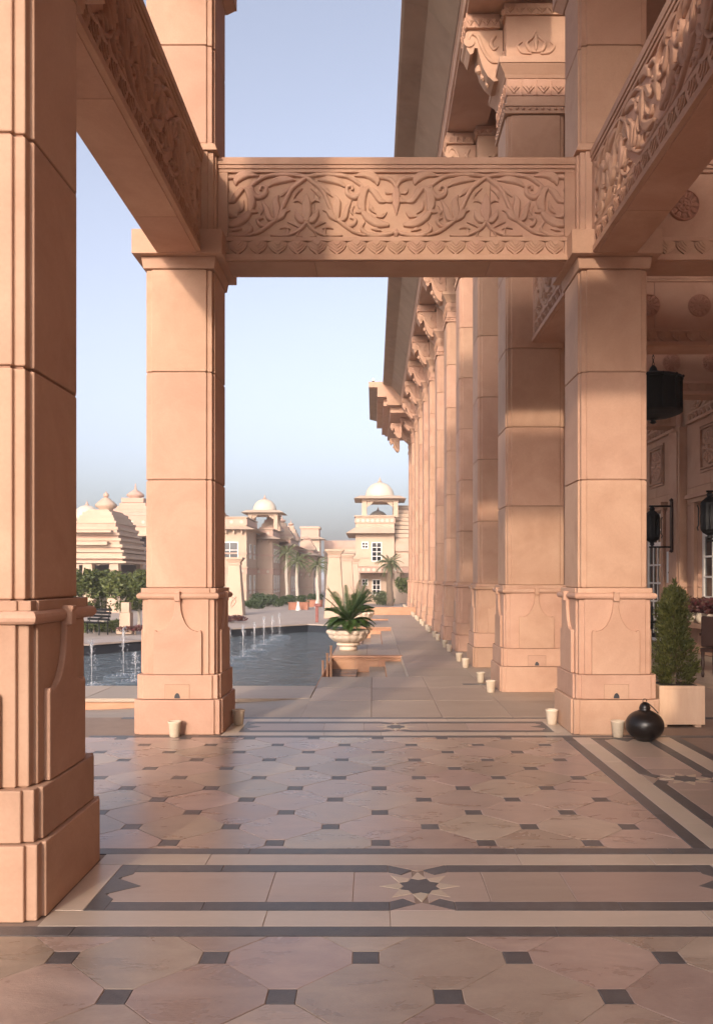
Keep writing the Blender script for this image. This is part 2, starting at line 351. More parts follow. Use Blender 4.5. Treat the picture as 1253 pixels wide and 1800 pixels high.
def blocks(t, h, key, zs, gap=.013):
    for a, b in zip(zs, zs[1:]):
        me = cached((key,'b',round(b-a,3)), lambda: MB().prism(notch(h), gap/2, b-a-gap/2).data('shaft_block', M['pink']))
        link('shaft_block', me, t, (0,0,a), 0, .007)
    link('joint', cached((key,'core',zs[-1]), lambda: MB().prism(notch(h-.014), zs[0]-.02, zs[-1]+.02).data('joint', M['groove'])), t)
def slab(m, h0, h1, z0, z1):
    return m.prism(rect(-h0,h0,-h0,h0), z0, z1, rect(-h1,h1,-h1,h1))
def pillar(x, y, label):
    t = thing('pillar', label, 'pillar', (x,y,0), 0, 'portico pillars')
    h = .335; lower_parts(t, h, 'pil'); blocks(t, h, 'pil', [1.396, 2.44, 3.48, 4.47])
    def cap():
        m = MB(); slab(m, .342, .36, 4.475, 4.585); slab(m, .43, .43, 4.587, 4.82); return m
    link('capital', cached('pcap', lambda: cap().data('capital', M['pink'])), t, (0,0,0), 0, .006)
    def blk():
        m = MB(); m.prism(notch(.35), 4.822, 5.60); slab(m, .375, .345, 5.602, 5.68); return m
    link('beam_block', cached('pblk', lambda: blk().data('beam_block', M['pink'])), t, (0,0,0), 0, .005)
    blocks(t, h, 'pil', [5.68, 6.63, 7.38])
    def cap2():
        m = MB(); slab(m, .345, .42, 7.385, 7.48); slab(m, .43, .43, 7.482, 7.7); slab(m, .335, .335, 7.702, 8.29); return m
    link('upper_capital', cached('pcap2', lambda: cap2().data('upper_capital', M['pink'])), t, (0,0,0), 0, .006)
    return t
pillar(XL, YN, 'nearest sandstone pillar, cut off by the left edge of the photo')
pillar(XL, YF, 'free-standing sandstone pillar in front of the pool, one clay cup at its foot')
pillar(XR, YF, 'sandstone pillar beside the round black pot and the potted conifer')
pillar(XR, YN, 'near right portico pillar carrying the right carved beam, just outside the frame')
# ---------------------------------------------------------------- carved beams
def catmull(pts, n=7):
    out = []; p = [pts[0]] + list(pts) + [pts[-1]]
    for i in range(1, len(p)-2):
        for k in range(n):
            t = k/n; a, b, c, d = p[i-1:i+3]
            out.append(tuple(.5*((2*b[j]) + (-a[j]+c[j])*t + (2*a[j]-5*b[j]+4*c[j]-d[j])*t*t + (-a[j]+3*b[j]-3*c[j]+d[j])*t**3) for j in range(2)))
    out.append(tuple(pts[-1])); return out
def stroke(m, pts, ws, hgt=.030, vein=False):            # a rounded raised stroke in the xz plane, standing out towards -y
    c = catmull(pts); n = len(c); L = len(ws)-1
    vs = []
    for i, (x, z) in enumerate(c):
        a = c[max(i-1,0)]; b = c[min(i+1,n-1)]; dx, dz = b[0]-a[0], b[1]-a[1]; l = math.hypot(dx,dz) or 1; nx, nz = -dz/l, dx/l
        t = i/(n-1)*L; k = min(int(t), L-1); wd = (ws[k] + (ws[k+1]-ws[k])*(t-k))/2
        hh = hgt*min(1, .5+wd/.03*.5)
        prof = [(-1,.012),(-.82,-hh*.7),(-.4,-hh),(0,-hh*(.72 if vein else 1.04)),(.4,-hh),(.82,-hh*.7),(1,.012)]
        vs += [(x+nx*wd*p, q, z+nz*wd*p) for p, q in prof]
    k = 7
    fs = [(i*k+j, i*k+j+1, (i+1)*k+j+1, (i+1)*k+j) for i in range(n-1) for j in range(k-1)]
    fs += [tuple(range(k))[::-1], tuple(range((n-1)*k, n*k))]
    m.add(vs, fs)
SX, SZ = .878/535, .63/380
def Z6(pts): return [((715-x)*SX, (1410-y)*SZ) for x, y in pts]
HALF = [  # points read off the beam, widths in the same units, veined leaf or not
 ([(715,1318),(682,1308),(658,1280),(646,1244)], [10,36,30,4], 1),
 ([(715,1312),(690,1352),(640,1384),(580,1400),(500,1400)], [16,18,16,14,10], 0),
 ([(604,1404),(606,1380),(598,1346)], [22,14,2], 0),
 ([(362,1400),(430,1378),(490,1338),(534,1304)], [10,20,22,18], 0),
 ([(530,1312),(492,1294),(474,1240),(446,1188)], [14,34,28,3], 1),
 ([(532,1312),(566,1282),(588,1256),(618,1250)], [14,36,24,3], 1),
 ([(532,1306),(536,1250),(530,1200),(548,1160)], [20,44,34,4], 1),
 ([(548,1290),(580,1220),(622,1132),(680,1082),(722,1052)], [16,22,22,20,18], 0),
 ([(722,1054),(650,1042),(560,1040),(470,1052),(404,1092),(356,1132)], [18,20,20,20,20,14], 0),
 ([(650,1072),(590,1068),(530,1080),(486,1112)], [4,36,36,6], 1),
 ([(386,1098),(396,1148),(430,1174),(470,1152),(472,1116),(446,1108),(440,1132)], [14,26,28,24,18,16,14], 0),
 ([(344,1112),(376,1146),(388,1206),(384,1250),(424,1262)], [16,42,46,34,5], 1),
 ([(346,1114),(306,1150),(276,1192),(238,1200)], [14,34,30,4], 1),
 ([(398,1232),(356,1288),(292,1326),(222,1338)], [6,40,46,14], 1),
 ([(176,1374),(240,1394),(330,1398),(386,1362),(366,1318)], [14,22,24,20,4], 0),
 ([(180,1124),(196,1084),(240,1060),(304,1056)], [14,22,22,16], 0),
 ([(292,1102),(302,1066),(350,1040),(430,1046)], [6,44,40,6], 1),
 ([(486,1348),(440,1338),(424,1308),(456,1294)], [14,20,20,10], 0),
 ([(180,1156),(206,1192),(248,1200)], [10,26,3], 1),
 ([(560,1170),(590,1140),(640,1100)], [4,22,4], 1),
 ([(640,1180),(650,1150),(690,1120)], [3,20,3], 1), ([(690,1212),(668,1192),(640,1200)], [3,16,3], 1), ([(600,1320),(640,1330),(668,1352)], [3,20,4], 1),
 ([(556,1360),(590,1348),(620,1362)], [3,18,3], 1), ([(430,1222),(448,1250),(440,1276)], [3,18,3], 1), ([(300,1270),(330,1240),(340,1190)], [3,24,3], 1),
 ([(236,1260),(262,1284),(300,1288)], [3,22,3], 1), ([(250,1120),(236,1144),(206,1150)], [3,22,3], 1), ([(330,1360),(300,1362),(268,1372)], [3,20,3], 1), ([(672,1376),(660,1402),(690,1406)], [3,14,3], 0)]
BUD = [([(715,1150),(715,1200),(715,1256),(715,1316)], [2,44,56,30], 1), ([(715,1330),(715,1310)], [20,20], 0)]
FLEUR = [([(180,1112),(180,1160),(180,1210),(180,1278)], [16,44,40,2], 1), ([(180,1362),(180,1386),(180,1410)], [10,34,2], 0)]
def motif(strokes, sign=1, lim=9):
    m = MB()
    for pts, ws, vein in strokes: stroke(m, [(sign*x, z) for x, z in Z6(pts)], [v*SX*1.28 for v in ws], .038, vein)
    if sign < 0: m.f = [q[::-1] for q in m.f]
    if lim < 9: m.f = [q for q in m.f if all(abs(m.v[i][0]) <= lim for i in q)]
    return m
def scallop():
    m = MB()
    def lobe(cx, z, w, hh, y):
        pts = [(cx+w*math.cos(a)*(1 if abs(math.cos(a)) > .2 else 1), z-hh*math.sin(a)**.8) for a in [math.pi*i/8 for i in range(9)]]
        m.plate([(cx-w,z+.004)] + [(a,b) for a,b in pts[::-1]] + [(cx+w,z+.004)], y, .004)
    tri = [(-.088,0),(-.088,-.035),(-.07,-.07),(-.035,-.098),(0,-.124),(.035,-.098),(.07,-.07),(.088,-.035),(.088,0)]
    m.plate(tri, -.018, .004)
    for k, (fx, fz, y) in enumerate(((.82,.78,-.028),(.60,.56,-.037),(.36,.36,-.046))): m.plate([(x*fx, z*fz) for x, z in tri], y, .004)
    return m
def rosette_mesh(r=.145):
    m = MB(); prof = [(0,-.0),(0,.02)]
    def ring(r0, r1, d, n=32):
        vs = []
        for i in range(n):
            a = 2*math.pi*i/n
            for rr, y in ((r0-.001,0),(r0,-d),(r1,-d*.9),(r1+.001,0)): vs.append((rr*math.cos(a), y, rr*math.sin(a)))
        m.add(vs, [(i*4+j, i*4+j+1, ((i+1)%n)*4+j+1, ((i+1)%n)*4+j) for i in range(n) for j in range(3)])
    m.plate([(r*math.cos(2*math.pi*i/32), r*math.sin(2*math.pi*i/32)) for i in range(32)], -.012, .004)
    ring(r*.93, r, .035); ring(r*.44, r*.50, .03)
    for i in range(12):
        a = 2*math.pi*i/12; stroke(m, [(r*.52*math.cos(a), r*.52*math.sin(a)), (r*.72*math.cos(a), r*.72*math.sin(a)), (r*.92*math.cos(a), r*.92*math.sin(a))], [r*.16, r*.36, r*.28], .034, True)
    for i in range(8):
        a = 2*math.pi*i/8; stroke(m, [(r*.1*math.cos(a), r*.1*math.sin(a)), (r*.26*math.cos(a), r*.26*math.sin(a)), (r*.43*math.cos(a), r*.43*math.sin(a))], [r*.08, r*.24, r*.14], .034, True)
    m.plate([(r*.11*math.cos(2*math.pi*i/12), r*.11*math.sin(2*math.pi*i/12)) for i in range(12)], -.045, 0)
    return m
def beam_face(t, L, y, rz_off=0, flip=False, kind='scroll', x_from=None):
    """mouldings and carving on the face at local y (face looks towards -y, or +y when flipped)"""
    rz = math.pi if flip else 0
    half = L/2
    fr = MB()
    fr.box(-half, half, y-.050, y, 5.53, 5.60); fr.box(-half, half, y-.040, y, 5.495, 5.528); fr.box(-half, half, y-.028, y, 5.462, 5.493)
    fr.box(-half, half, y-.030, y, 4.79, 4.832); fr.box(-half, half, y-.046, y, 4.60, 4.658)
    for s in (-1, 1):
        a, b = sorted((s*(half), s*(half-.10))); fr.box(a, b, y-.030, y, 4.66, 4.788); fr.box(a, b, y-.030, y, 4.834, 5.46)
    o = fr.obj('moulding', M['pink'], t, (0,0,0), rz, False, .004)
    w = half-.10
    n = int(2*w/.183); st = 2*w/n
    me = cached('scallop', lambda: scallop().data('scallop', M['carve']))
    for i in range(n):
        x = -w + (i+.5)*st
        c = link('scallop', me, t, ((-x if flip else x), (-y if flip else y), 4.786), rz)
    if kind == 'scroll':
        xs = []; k = .878
        lim = w
        for ctr, sg in ((-k,1),(-k,-1),(k,1),(k,-1)):
            outer = (ctr < 0) == (sg < 0)
            lm = (lim-k) if outer else 9
            me = cached(('half',sg,round(lm,3)), lambda: motif(HALF, sg, lm).data('carved_scroll', M['carve'], True))
            link('carved_scroll', me, t, ((-ctr if flip else ctr), (-y if flip else y), 4.832), rz)
        for ctr in (-k, k): link('carved_bud', cached('bud', lambda: motif(BUD).data('carved_bud', M['carve'], True)), t, ((-ctr if flip else ctr), (-y if flip else y), 4.832), rz)
        mm = cached('fleur', lambda: MB().merge(motif(FLEUR), Matrix.Translation((-.878,0,0))).data('carved_fleur', M['carve'], True))
        link('carved_fleur', mm, t, (0, (-y if flip else y), 4.832), rz)
    else:
        for x in kind:
            link('rosette', cached('rosette', lambda: rosette_mesh(.15).data('rosette', M['rosette'], True)), t, (x, y, 5.147), rz)
def beam(label, x, y, L, rz, faces, kind='scroll', cuts=(-.80,.92), z0=4.595, name='carved_beam', cat='beam'):
    t = thing(name, label, cat, (x,y,0), rz, 'portico beams')
    hw = .19; es = [-L/2] + [c for c in cuts if abs(c) < L/2] + [L/2]
    for a, b in zip(es, es[1:]):
        MB().box(a+.002, b-.002, -hw, hw, z0, 5.605).obj('beam_stone', M['pink'], t, (0,0,0), 0, False, .004)
    MB().box(-L/2+.05, L/2-.05, -hw+.02, hw-.02, z0+.01, 5.59).obj('joint', M['groove'], t)
    for f in faces: beam_face(t, L, -hw, 0, f == 'back', kind)
    return t
LX = XR-XL-.70; LY = YF-YN-.70
beam('carved sandstone beam spanning the opening between the two far pillars', mid, YF, LX, 0, ['front','back'])
beam('carved sandstone beam running back from the left edge to the left far pillar', XL, (YN+YF)/2, LY, math.pi/2, ['front'])
beam('carved sandstone beam running back at upper right to the right far pillar', XR, (YN+YF)/2, LY, -math.pi/2, ['front'])
beam('short carved beam between the right far pillar and the first colonnade column', XR, (YF+CY[0])/2, CY[0]-YF-.76, -math.pi/2, ['front'], cuts=())
beam('carved beam overhead between the two near pillars, above the frame', mid, YN, LX, 0, [])
for i, (y, x0, xs, nm) in enumerate([(YF, 2.675, [3.04,3.73,4.42,5.11,5.8], 'nearest rosette cross beam, right of the carved right beam'),
                         (CY[0], 2.55, [3.01,3.69,4.37,5.05,5.73], 'second rosette cross beam, behind the nearest one on the veranda'),
                         (CY[1], 2.55, [3.0,3.69,4.37,5.06,5.73], 'third rosette cross beam, just above the hanging lantern'),
                         (CY[2], 2.55, [3.0,3.69,4.37,5.06,5.73], 'farthest visible rosette cross beam, behind the hanging lantern')]):
    L = 6.2-x0; c = (x0+6.2)/2
    beam(nm, c, y, L, 0, ['front'], [v-c for v in xs], cuts=(-L/6, L/6), name='rosette_beam')
t = thing('portico_roof', 'flat roof slab over the portico pillars, above the frame', 'roof', (0,0,8.3))
for i in range(3): MB().box(-2.15, 2.9, -2.6+i*3.73, -2.6+(i+1)*3.73-.005, 0, .3).obj('roof_slab', M['pink'], t)
# ---------------------------------------------------------------- colonnade
def bracket():
    m = MB()
    prof = [(-.40,8.86),(-.86,8.86),(-.90,8.82),(-.91,8.72),(-.88,8.60),(-.84,8.53),(-.80,8.55),(-.78,8.62),(-.74,8.62),(-.71,8.50),(-.67,8.36),(-.60,8.24),(-.52,8.17),(-.46,8.18),(-.42,8.24),(-.40,8.30)]
    m.plate(prof[::-1], -.17, .17)
    for s in (-1, 1):                                    # raised edge scroll
        q = MB(); stroke(q, [(-.46,8.42),(-.56,8.44),(-.66,8.58),(-.74,8.76),(-.82,8.80),(-.86,8.72)], [.03,.05,.05,.05,.05,.04], .03)
        stroke(q, [(-.5,8.78),(-.56,8.68),(-.52,8.60),(-.47,8.64)], [.03,.06,.05,.03], .025)
        m.merge(q, Matrix.Translation((0,-.17,0)) if s < 0 else Matrix(((1,0,0,0),(0,-1,0,.17),(0,0,1,0),(0,0,0,1))))
    m.tube([(-.855,-.19,8.70),(-.855,.19,8.70)], .075, 12)
    for k in range(3): m.lathe([(0,0),(.05-.01*k,.03),(.055-.01*k,.09),(0,.15)], 8, (-.70+.06*k,0,8.36-.09*k))
    return m
def pattern_band(h, z0, z1, n, hole=.5):
    m = MB(); slab(m, h, h, z0, z1); st = 2*h/n; zc = (z0+z1)/2; hz = (z1-z0)/2
    for k in range(4):
        mt = Matrix.Rotation(k*math.pi/2, 4, 'Z')
        for i in range(n):
            c = -h + (i+.5)*st; q = MB()
            q.plate([(c-st*.38,zc),(c,zc-hz*.8),(c+st*.38,zc),(c,zc+hz*.8)], -h-.018, -h); q.plate([(c-st*.18,zc),(c,zc-hz*.4),(c+st*.18,zc),(c,zc+hz*.4)], -h-.032, -h)
            q.box(c-st*.5+.004, c-st*.5+.016, -h-.014, -h, z0, z1)
            m.merge(q, mt)
    m2 = MB(); 
    return m
def column(y, k):
    t = thing('column', '%s colonnade column counted from the portico' % ORD[k], 'column', (CX,y,0), 0, 'colonnade columns')
    h = .39; lower_parts(t, h, 'col', k < 3)
    blocks(t, h, 'col', [1.396, 2.44, 3.48, 4.52, 5.55, 6.58, 7.60])
    def neck():
        m = MB(); slab(m, h+.025, h+.025, 7.605, 7.64); slab(m, h+.01, h+.01, 7.642, 7.70); slab(m, h+.025, h+.025, 7.702, 7.73); slab(m, h-.01, h-.01, 7.732, 7.85)
        for q in range(4):
            b = MB()
            for i in range(9): b.lathe([(0,-.028),(.022,-.012),(.026,0),(.022,.012),(0,.028)], 6, (-h+.05+i*(2*h-.1)/8, -h-.012, 7.671))
            m.merge(b, Matrix.Rotation(q*math.pi/2, 4, 'Z'))
        return m
    link('necking', cached('neck', lambda: neck().data('necking', M['carve'])), t)
    link('capital_frieze', cached('cfr', lambda: pattern_band(h, 7.852, 8.07, 4).data('capital_frieze', M['carve'])), t)
    def cap():
        m = MB(); slab(m, h+.01, h+.03, 8.072, 8.11); slab(m, h+.02, h+.10, 8.112, 8.22); slab(m, h+.11, h+.11, 8.222, 8.30); slab(m, h+.0, h+.0, 8.302, 8.90)
        q = MB()
        for s in (-1, 1):
            stroke(q, [(0,8.42),(s*.08,8.44),(s*.12,8.54),(s*.04,8.62),(0,8.72)], [.03,.05,.05,.04,.02], .03); stroke(q, [(s*.06,8.40),(s*.18,8.42),(s*.24,8.50),(s*.18,8.56)], [.03,.05,.04,.02], .025)
        stroke(q, [(0,8.44),(0,8.55),(0,8.66)], [.02,.07,.02], .03)
        for r in range(4): m.merge(q, Matrix.Rotation(r*math.pi/2, 4, 'Z') @ Matrix.Translation((0,-h,0)))
        return m
    link('capital', cached('ccap', lambda: cap().data('capital', M['pink'])), t, (0,0,0), 0, .006)
    link('top_band', cached('ctb', lambda: pattern_band(h+.03, 8.902, 9.046, 6).data('top_band', M['carve'])), t)
    b = link('bracket', cached('brk', lambda: bracket().data('bracket', M['carve'])), t)
    link('bracket_cap', cached('bcap', lambda: MB().merge(pattern_band(.22, 8.862, 9.046, 4), Matrix.Translation((-.68,0,0))).data('bracket_cap', M['carve'])), b)
for k, y in enumerate(CY): column(y, k)
# roof edge of the colonnade
rf = thing('colonnade_roof', 'deep projecting eaves and cornice running along the top of the colonnade', 'roof', (0,0,9.05))
E0, E1 = 8.98, 35.6
def run(m, prof, y0, y1):                               # profile in xz swept along y
    n = len(prof); m.add([(x,y0,z) for x,z in prof] + [(x,y1,z) for x,z in prof], [tuple(range(n)), tuple(range(2*n-1,n-1,-1))] + [(i,n+i,n+(i+1)%n,(i+1)%n) for i in range(n)]); return m
def length(y0, y1, dx=0):
    run(MB(), [(1.25+dx,.002),(1.9,.002),(1.9,.45),(1.20+dx,.45),(1.20+dx,.30),(1.22+dx,.28),(1.22+dx,.06),(1.25+dx,.05)][::-1], y0+.003, y1-.003).obj('architrave', M['pink'], rf, (0,0,0), 0, False, .004)
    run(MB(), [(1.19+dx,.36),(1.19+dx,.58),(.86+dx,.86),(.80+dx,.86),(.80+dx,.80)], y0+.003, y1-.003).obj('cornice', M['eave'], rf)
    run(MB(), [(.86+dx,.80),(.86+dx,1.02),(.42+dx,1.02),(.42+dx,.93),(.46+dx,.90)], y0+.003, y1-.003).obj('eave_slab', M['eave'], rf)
n = 9; st = (E1-E0)/n
for i in range(n): length(E0+i*st, E0+(i+1)*st)
length(E1, 39.6, -.62); length(39.6, 43.6, -.62)
MB().box(-.20, .60, E1-.004, E1+.3, .78, 1.02).obj('eave_return', M['pink'], rf); MB().box(.18, 1.5, E1-.002, E1+.38, .36, .9).obj('eave_return', M['pink'], rf)
for a, b, z0, z1 in ((.18,2.2,.40,.80),(.45,2.2,.05,.38),(.75,2.2,-.25,.03)): MB().box(a, b, E1+.4, 43.4, z0, z1).obj('pavilion_cornice', M['pink'], rf)
for y in range(5): MB().box(1.9, 6.3, E0+y*6.92, E0+(y+1)*6.92-.006, .455, .8).obj('roof_slab', M['pink'], rf)
MB().box(1.26, 1.75, E0, 43.6, .452, 1.0).obj('roof_slab', M['pink'], rf)
for i, c in enumerate(((.98,37.4),(1.02,41.4))):
    b = link('bracket', CACHE['brk'], rf, (c[0]+.72, c[1], -9.35))
pv = MB().lathe([(.03,0),(.05,.03),(.05,.09),(.02,.12)], 10).obj('flood_lamp', M['iron'], rf, (.0, E1+.2, 1.021))
MB().lathe([(.0,0),(.035,.02),(.035,.05),(0,.07)], 10).obj('lamp_glow', M['lampglow'], pv, (0,0,.11))
# ================================================================ deck, pool and plaza
deck = MB().box(-.78, 9, 8.722, 12.26, -.5, -.006)
deck.box(.53, 9, 12.262, 33, -.5, -.006)
for a, b in ((15.5,18.2),(24.3,26.5),(29.2,33)): deck.box(-.78, .528, a, b, -.5, -.006)
deck = struct(deck.obj('deck', M['grout']))
def paver(x0, x1, y0, y1, mat='paver', name='paving_slab', par=None, z=0):
    w2, d2 = (x1-x0)/2, (y1-y0)/2; g_ = .004
    me = cached((name, mat, round(w2,3), round(d2,3)), lambda: MB().box(-w2+g_, w2-g_, -d2+g_, d2-g_, -.05, 0).data(name, M[mat]))
    o = link(name, me, par or deck, ((x0+x1)/2, (y0+y1)/2, z+random.uniform(-.0015,.0015)), 0, .003); return o
def pave(x0, x1, y0, y1, sx, sy, off=.5):
    nx = max(1, round((x1-x0)/sx)); ny = max(1, round((y1-y0)/sy)); dx, dy = (x1-x0)/nx, (y1-y0)/ny
    for j in range(ny):
        for i in range(nx): paver(x0+i*dx, x0+(i+1)*dx, y0+j*dy, y0+(j+1)*dy)
pave(-.78, 1.50, 8.722, 12.26, .76, 1.18); pave(1.50, 6.35, 8.722, 12.26, 1.6, 1.18)
pave(.53, 1.50, 12.262, 33, .97, 1.15); pave(1.50, 6.35, 12.262, 20, 1.6, 1.55); pave(1.50, 6.35, 20, 33, 4.85, 3.25)
for a, b in ((15.5,18.2),(24.3,26.5),(29.2,33)): pave(-.78, .528, a, b, .66, 1.35)
# steps going down to the water in the recesses, with an orange lip and wall on the far side
for a, b in ((12.262,15.5),(18.2,24.3),(26.5,29.2)):
    n = 2 if b-a < 5 else 3
    for k, (x0, x1, z) in enumerate(((.22,.526,-.10),(-.08,.218,-.20),(-.78,-.082,-.31))):
        for q in range(n): paver(x0, x1, a+(b-a)/n*q, a+(b-a)/n*(q+1), 'paver', 'step', deck, z)
        MB().box(x0, x1, a, b, -.52, z-.006).obj('step_bed', M['orange'], deck)
    MB().box(.5262, .5345, a+.01, b-.06, -.11, .003).obj('step_edge', M['light'], deck)
    MB().box(-.84, .56, b-.07, b+.16, -.03, .008).obj('lip', M['orange'], deck, (0,0,0), 0, False, .01)
    MB().box(-.80, .53, b-.035, b+.1, -.075, -.037).obj('lip', M['orange'], deck, (0,0,0), 0, False, .01)
    for q in range(3): MB().box(-.78+q*.437, -.78+(q+1)*.437-.004, b-.012, b+.05, -.5, -.077).obj('wall_slab', M['orange'], deck)
MB().box(-.80, -.782, 11.28, 33, -.9, -.02).obj('pool_edge', M['orange'], deck)
# low rim on the near side of the pool, its sunlit face showing where the paving falls away to the left
rim = MB(); rim = struct(MB().box(-15, -.802, 10.12, 11.2, -.6, -.05).obj('pool_rim', M['orange']))
for i in range(10): MB().box(-.785-(i+1)*1.4+.003, -.785-i*1.4-.003, 10.08, 11.26, -.048, -.002).obj('coping', M['paver'], rim, (0,0,0), 0, False, .006)
sl = MB()
xs = [-.779,-1.4,-2.2,-3.2,-5,-14]; dz = [-.004,-.04,-.09,-.14,-.2,-.3]
sl.add([(x,8.722,-.006 - (.0 if i < 5 else 0)) for i, x in enumerate(xs)] + [(x,10.14,z) for x, z in zip(xs, dz)], [(i+1,i,6+i,7+i) for i in range(5)])
struct(sl.obj('sloping_pavement', M['paver']))
# water, pool walls
FAR = [(-14.5,11.3),(-9.5,15.2),(-6.38,18.25),(-5.56,19.4),(-4.15,23.8),(-2.1,26.1),(-.78,25.2)]
struct(MB().prism(ccw([(x-.1,y+.2) for x, y in FAR[:-1]]+[(-.3,26),(-.3,11.05),(-16,11.05)]), WATER-.3, WATER).obj('pool_water', M['water']))
cp = thing('pool_far_edge', 'dark tiled far wall of the pool with a pale stone coping', 'pool edge', (0,0,0))
for (x0,y0),(x1,y1) in zip(FAR, FAR[1:]):
    d = Vector((x1-x0, y1-y0, 0)); n_ = Vector((-d.y, d.x, 0)).normalized()
    q = [(x0,y0),(x1,y1),(x1+n_.x*.5,y1+n_.y*.5),(x0+n_.x*.5,y0+n_.y*.5)]
    MB().prism(ccw(q), -.8, -.03).obj('pool_wall', M['poolwall'], cp)
    q = [(x0-n_.x*.05,y0-n_.y*.05),(x1-n_.x*.05,y1-n_.y*.05),(x1+n_.x*.55,y1+n_.y*.55),(x0+n_.x*.55,y0+n_.y*.55)]
    MB().prism(ccw(q), -.028, .012).obj('coping', M['plaza'], cp)
pz = MB()
fx = [(-60,8),(-30,8),(-14.5,11.3)] + FAR[1:] + [(.6,25.2)]
ys = [0,.6,1.5,3,4.5,6,8,10,12,14,20,35,60,110,220]
for x, y in fx: pz.v += [(x, y+d, gz(x, y+d)) for d in ys]
k = len(ys)
pz.f = [(i*k+j, (i+1)*k+j, (i+1)*k+j+1, i*k+j+1) for i in range(len(fx)-1) for j in range(k-1)]
struct(pz.obj('plaza', M['plaza']))
pz2 = MB(); pz2.add([(.6,33,-.5),(60,33,-.5),(60,240,-.5),(.6,240,-.5)], [(0,1,2,3)]); struct(pz2.obj('plaza_beyond', M['plaza']))
MB().box(.4, 3.4, 32.6, 33.05, -.6, .30).obj('garden_wall', M['orange'], None, (-1.4,0,0))
tag(bpy.data.objects['garden_wall'], 'low buff stone wall closing the deck at its far end', 'wall')
# ================================================================ veranda wall with window and door
vw = thing('veranda_wall', 'panelled sandstone wall of the veranda with windows and rosette panels', 'wall', (WALLX,0,0), -math.pi/2)
# local: x runs towards the camera (x = -y world), face looks towards local -y (world -x)
def wbox(name, y0, y1, z0, z1, d0, d1, mat='pink', par=vw, bev=.004):
    return MB().box(-y1, -y0, -d1, -d0, z0, z1).obj(name, M[mat], par, (0,0,0), 0, False, bev)
OPEN = [(14.35,16.05,.62,2.95),(17.95,19.25,.0,2.95),(20.6,22.2,.62,2.95)]
edges = [-6, 2, 8.2, 11.1]
for a, b in zip(edges, edges[1:]):
    for z0, z1 in ((0,1.3),(1.3,2.96),(2.96,4.58),(4.58,5.6),(5.6,9.3)): wbox('wall_block', a+.003, b-.003, z0+.003, z1-.003, -.3, 0)
prev = 11.1
for y0, y1, z0, z1 in OPEN:
    for a, b in ((0,1.3),(1.3,2.96)): wbox('wall_block', prev+.003, y0, a+.003, b-.003, -.3, 0)
    if z0 > 0: wbox('wall_block', y0, y1, .003, z0, -.3, 0)
    prev = y1
wbox('wall_block', prev, 44, .003, 2.957, -.3, 0)
ys_ = [11.1,12.6,14.0,15.45,16.9,18.4,19.8,22.7,28.5,36,44]
for a, b in zip(ys_, ys_[1:]):
    for z0, z1 in ((2.96,3.3),(3.3,4.58),(4.58,5.6),(5.6,9.3)): wbox('wall_block', a+.003, b-.003, z0+.003, z1-.003, -.3, 0)
wbox('joint', -6, 44, 3.0, 9.2, -.28, -.012, 'groove', vw, 0)
for c in CY[:5]:                                          # pilasters
    p = wbox('pilaster', c-.30, c+.30, .01, 4.58, .002, .16)
    wbox('pilaster_face', c-.22, c+.22, 1.42, 4.5, .161, .185, 'pink', p); wbox('ring_moulding', c-.33, c+.33, 1.30, 1.38, .002, .21, 'pink', p); wbox('dado', c-.32, c+.32, .02, 1.28, .162, .19, 'pink', p)
for a, b in zip(CY[:4], CY[1:5]):                         # frieze and rosette panel in each bay
    c = (a+b)/2
    wbox('frieze_moulding', a+.33, b-.33, 4.60, 4.66, .002, .05); wbox('frieze_moulding', a+.33, b-.33, 4.79, 4.83, .002, .035); wbox('frieze_moulding', a+.33, b-.33, 5.47, 5.6, .002, .05)
    n = 12
    for i in range(n): link('scallop', CACHE['scallop'], vw, (-(a+.36+(i+.5)*(b-a-.72)/n), -.002, 4.786))
    for sg in (1,-1): link('carved_scroll', cached(('half',sg,9), lambda: motif(HALF, sg).data('carved_scroll', M['carve'], True)), vw, (-c, -.002, 4.832))
    fm = MB(); 
    for q in (.46,.40):
        d = .03 if q > .42 else .045
        fm.box(-c-q, -c+q, -d, -.002, 4.0+q-.03, 4.0+q); fm.box(-c-q, -c+q, -d, -.002, 4.0-q, 4.0-q+.03); fm.box(-c-q, -c-q+.03, -d, -.002, 4.0-q+.032, 4.0+q-.032); fm.box(-c+q-.03, -c+q, -d, -.002, 4.0-q+.032, 4.0+q-.032)
    fm.obj('panel_frame', M['pink'], vw)
    link('panel_rosette', cached('prosette', lambda: rosette_mesh(.33).data('panel_rosette', M['pink'], True)), vw, (-c, -.002, 4.0))
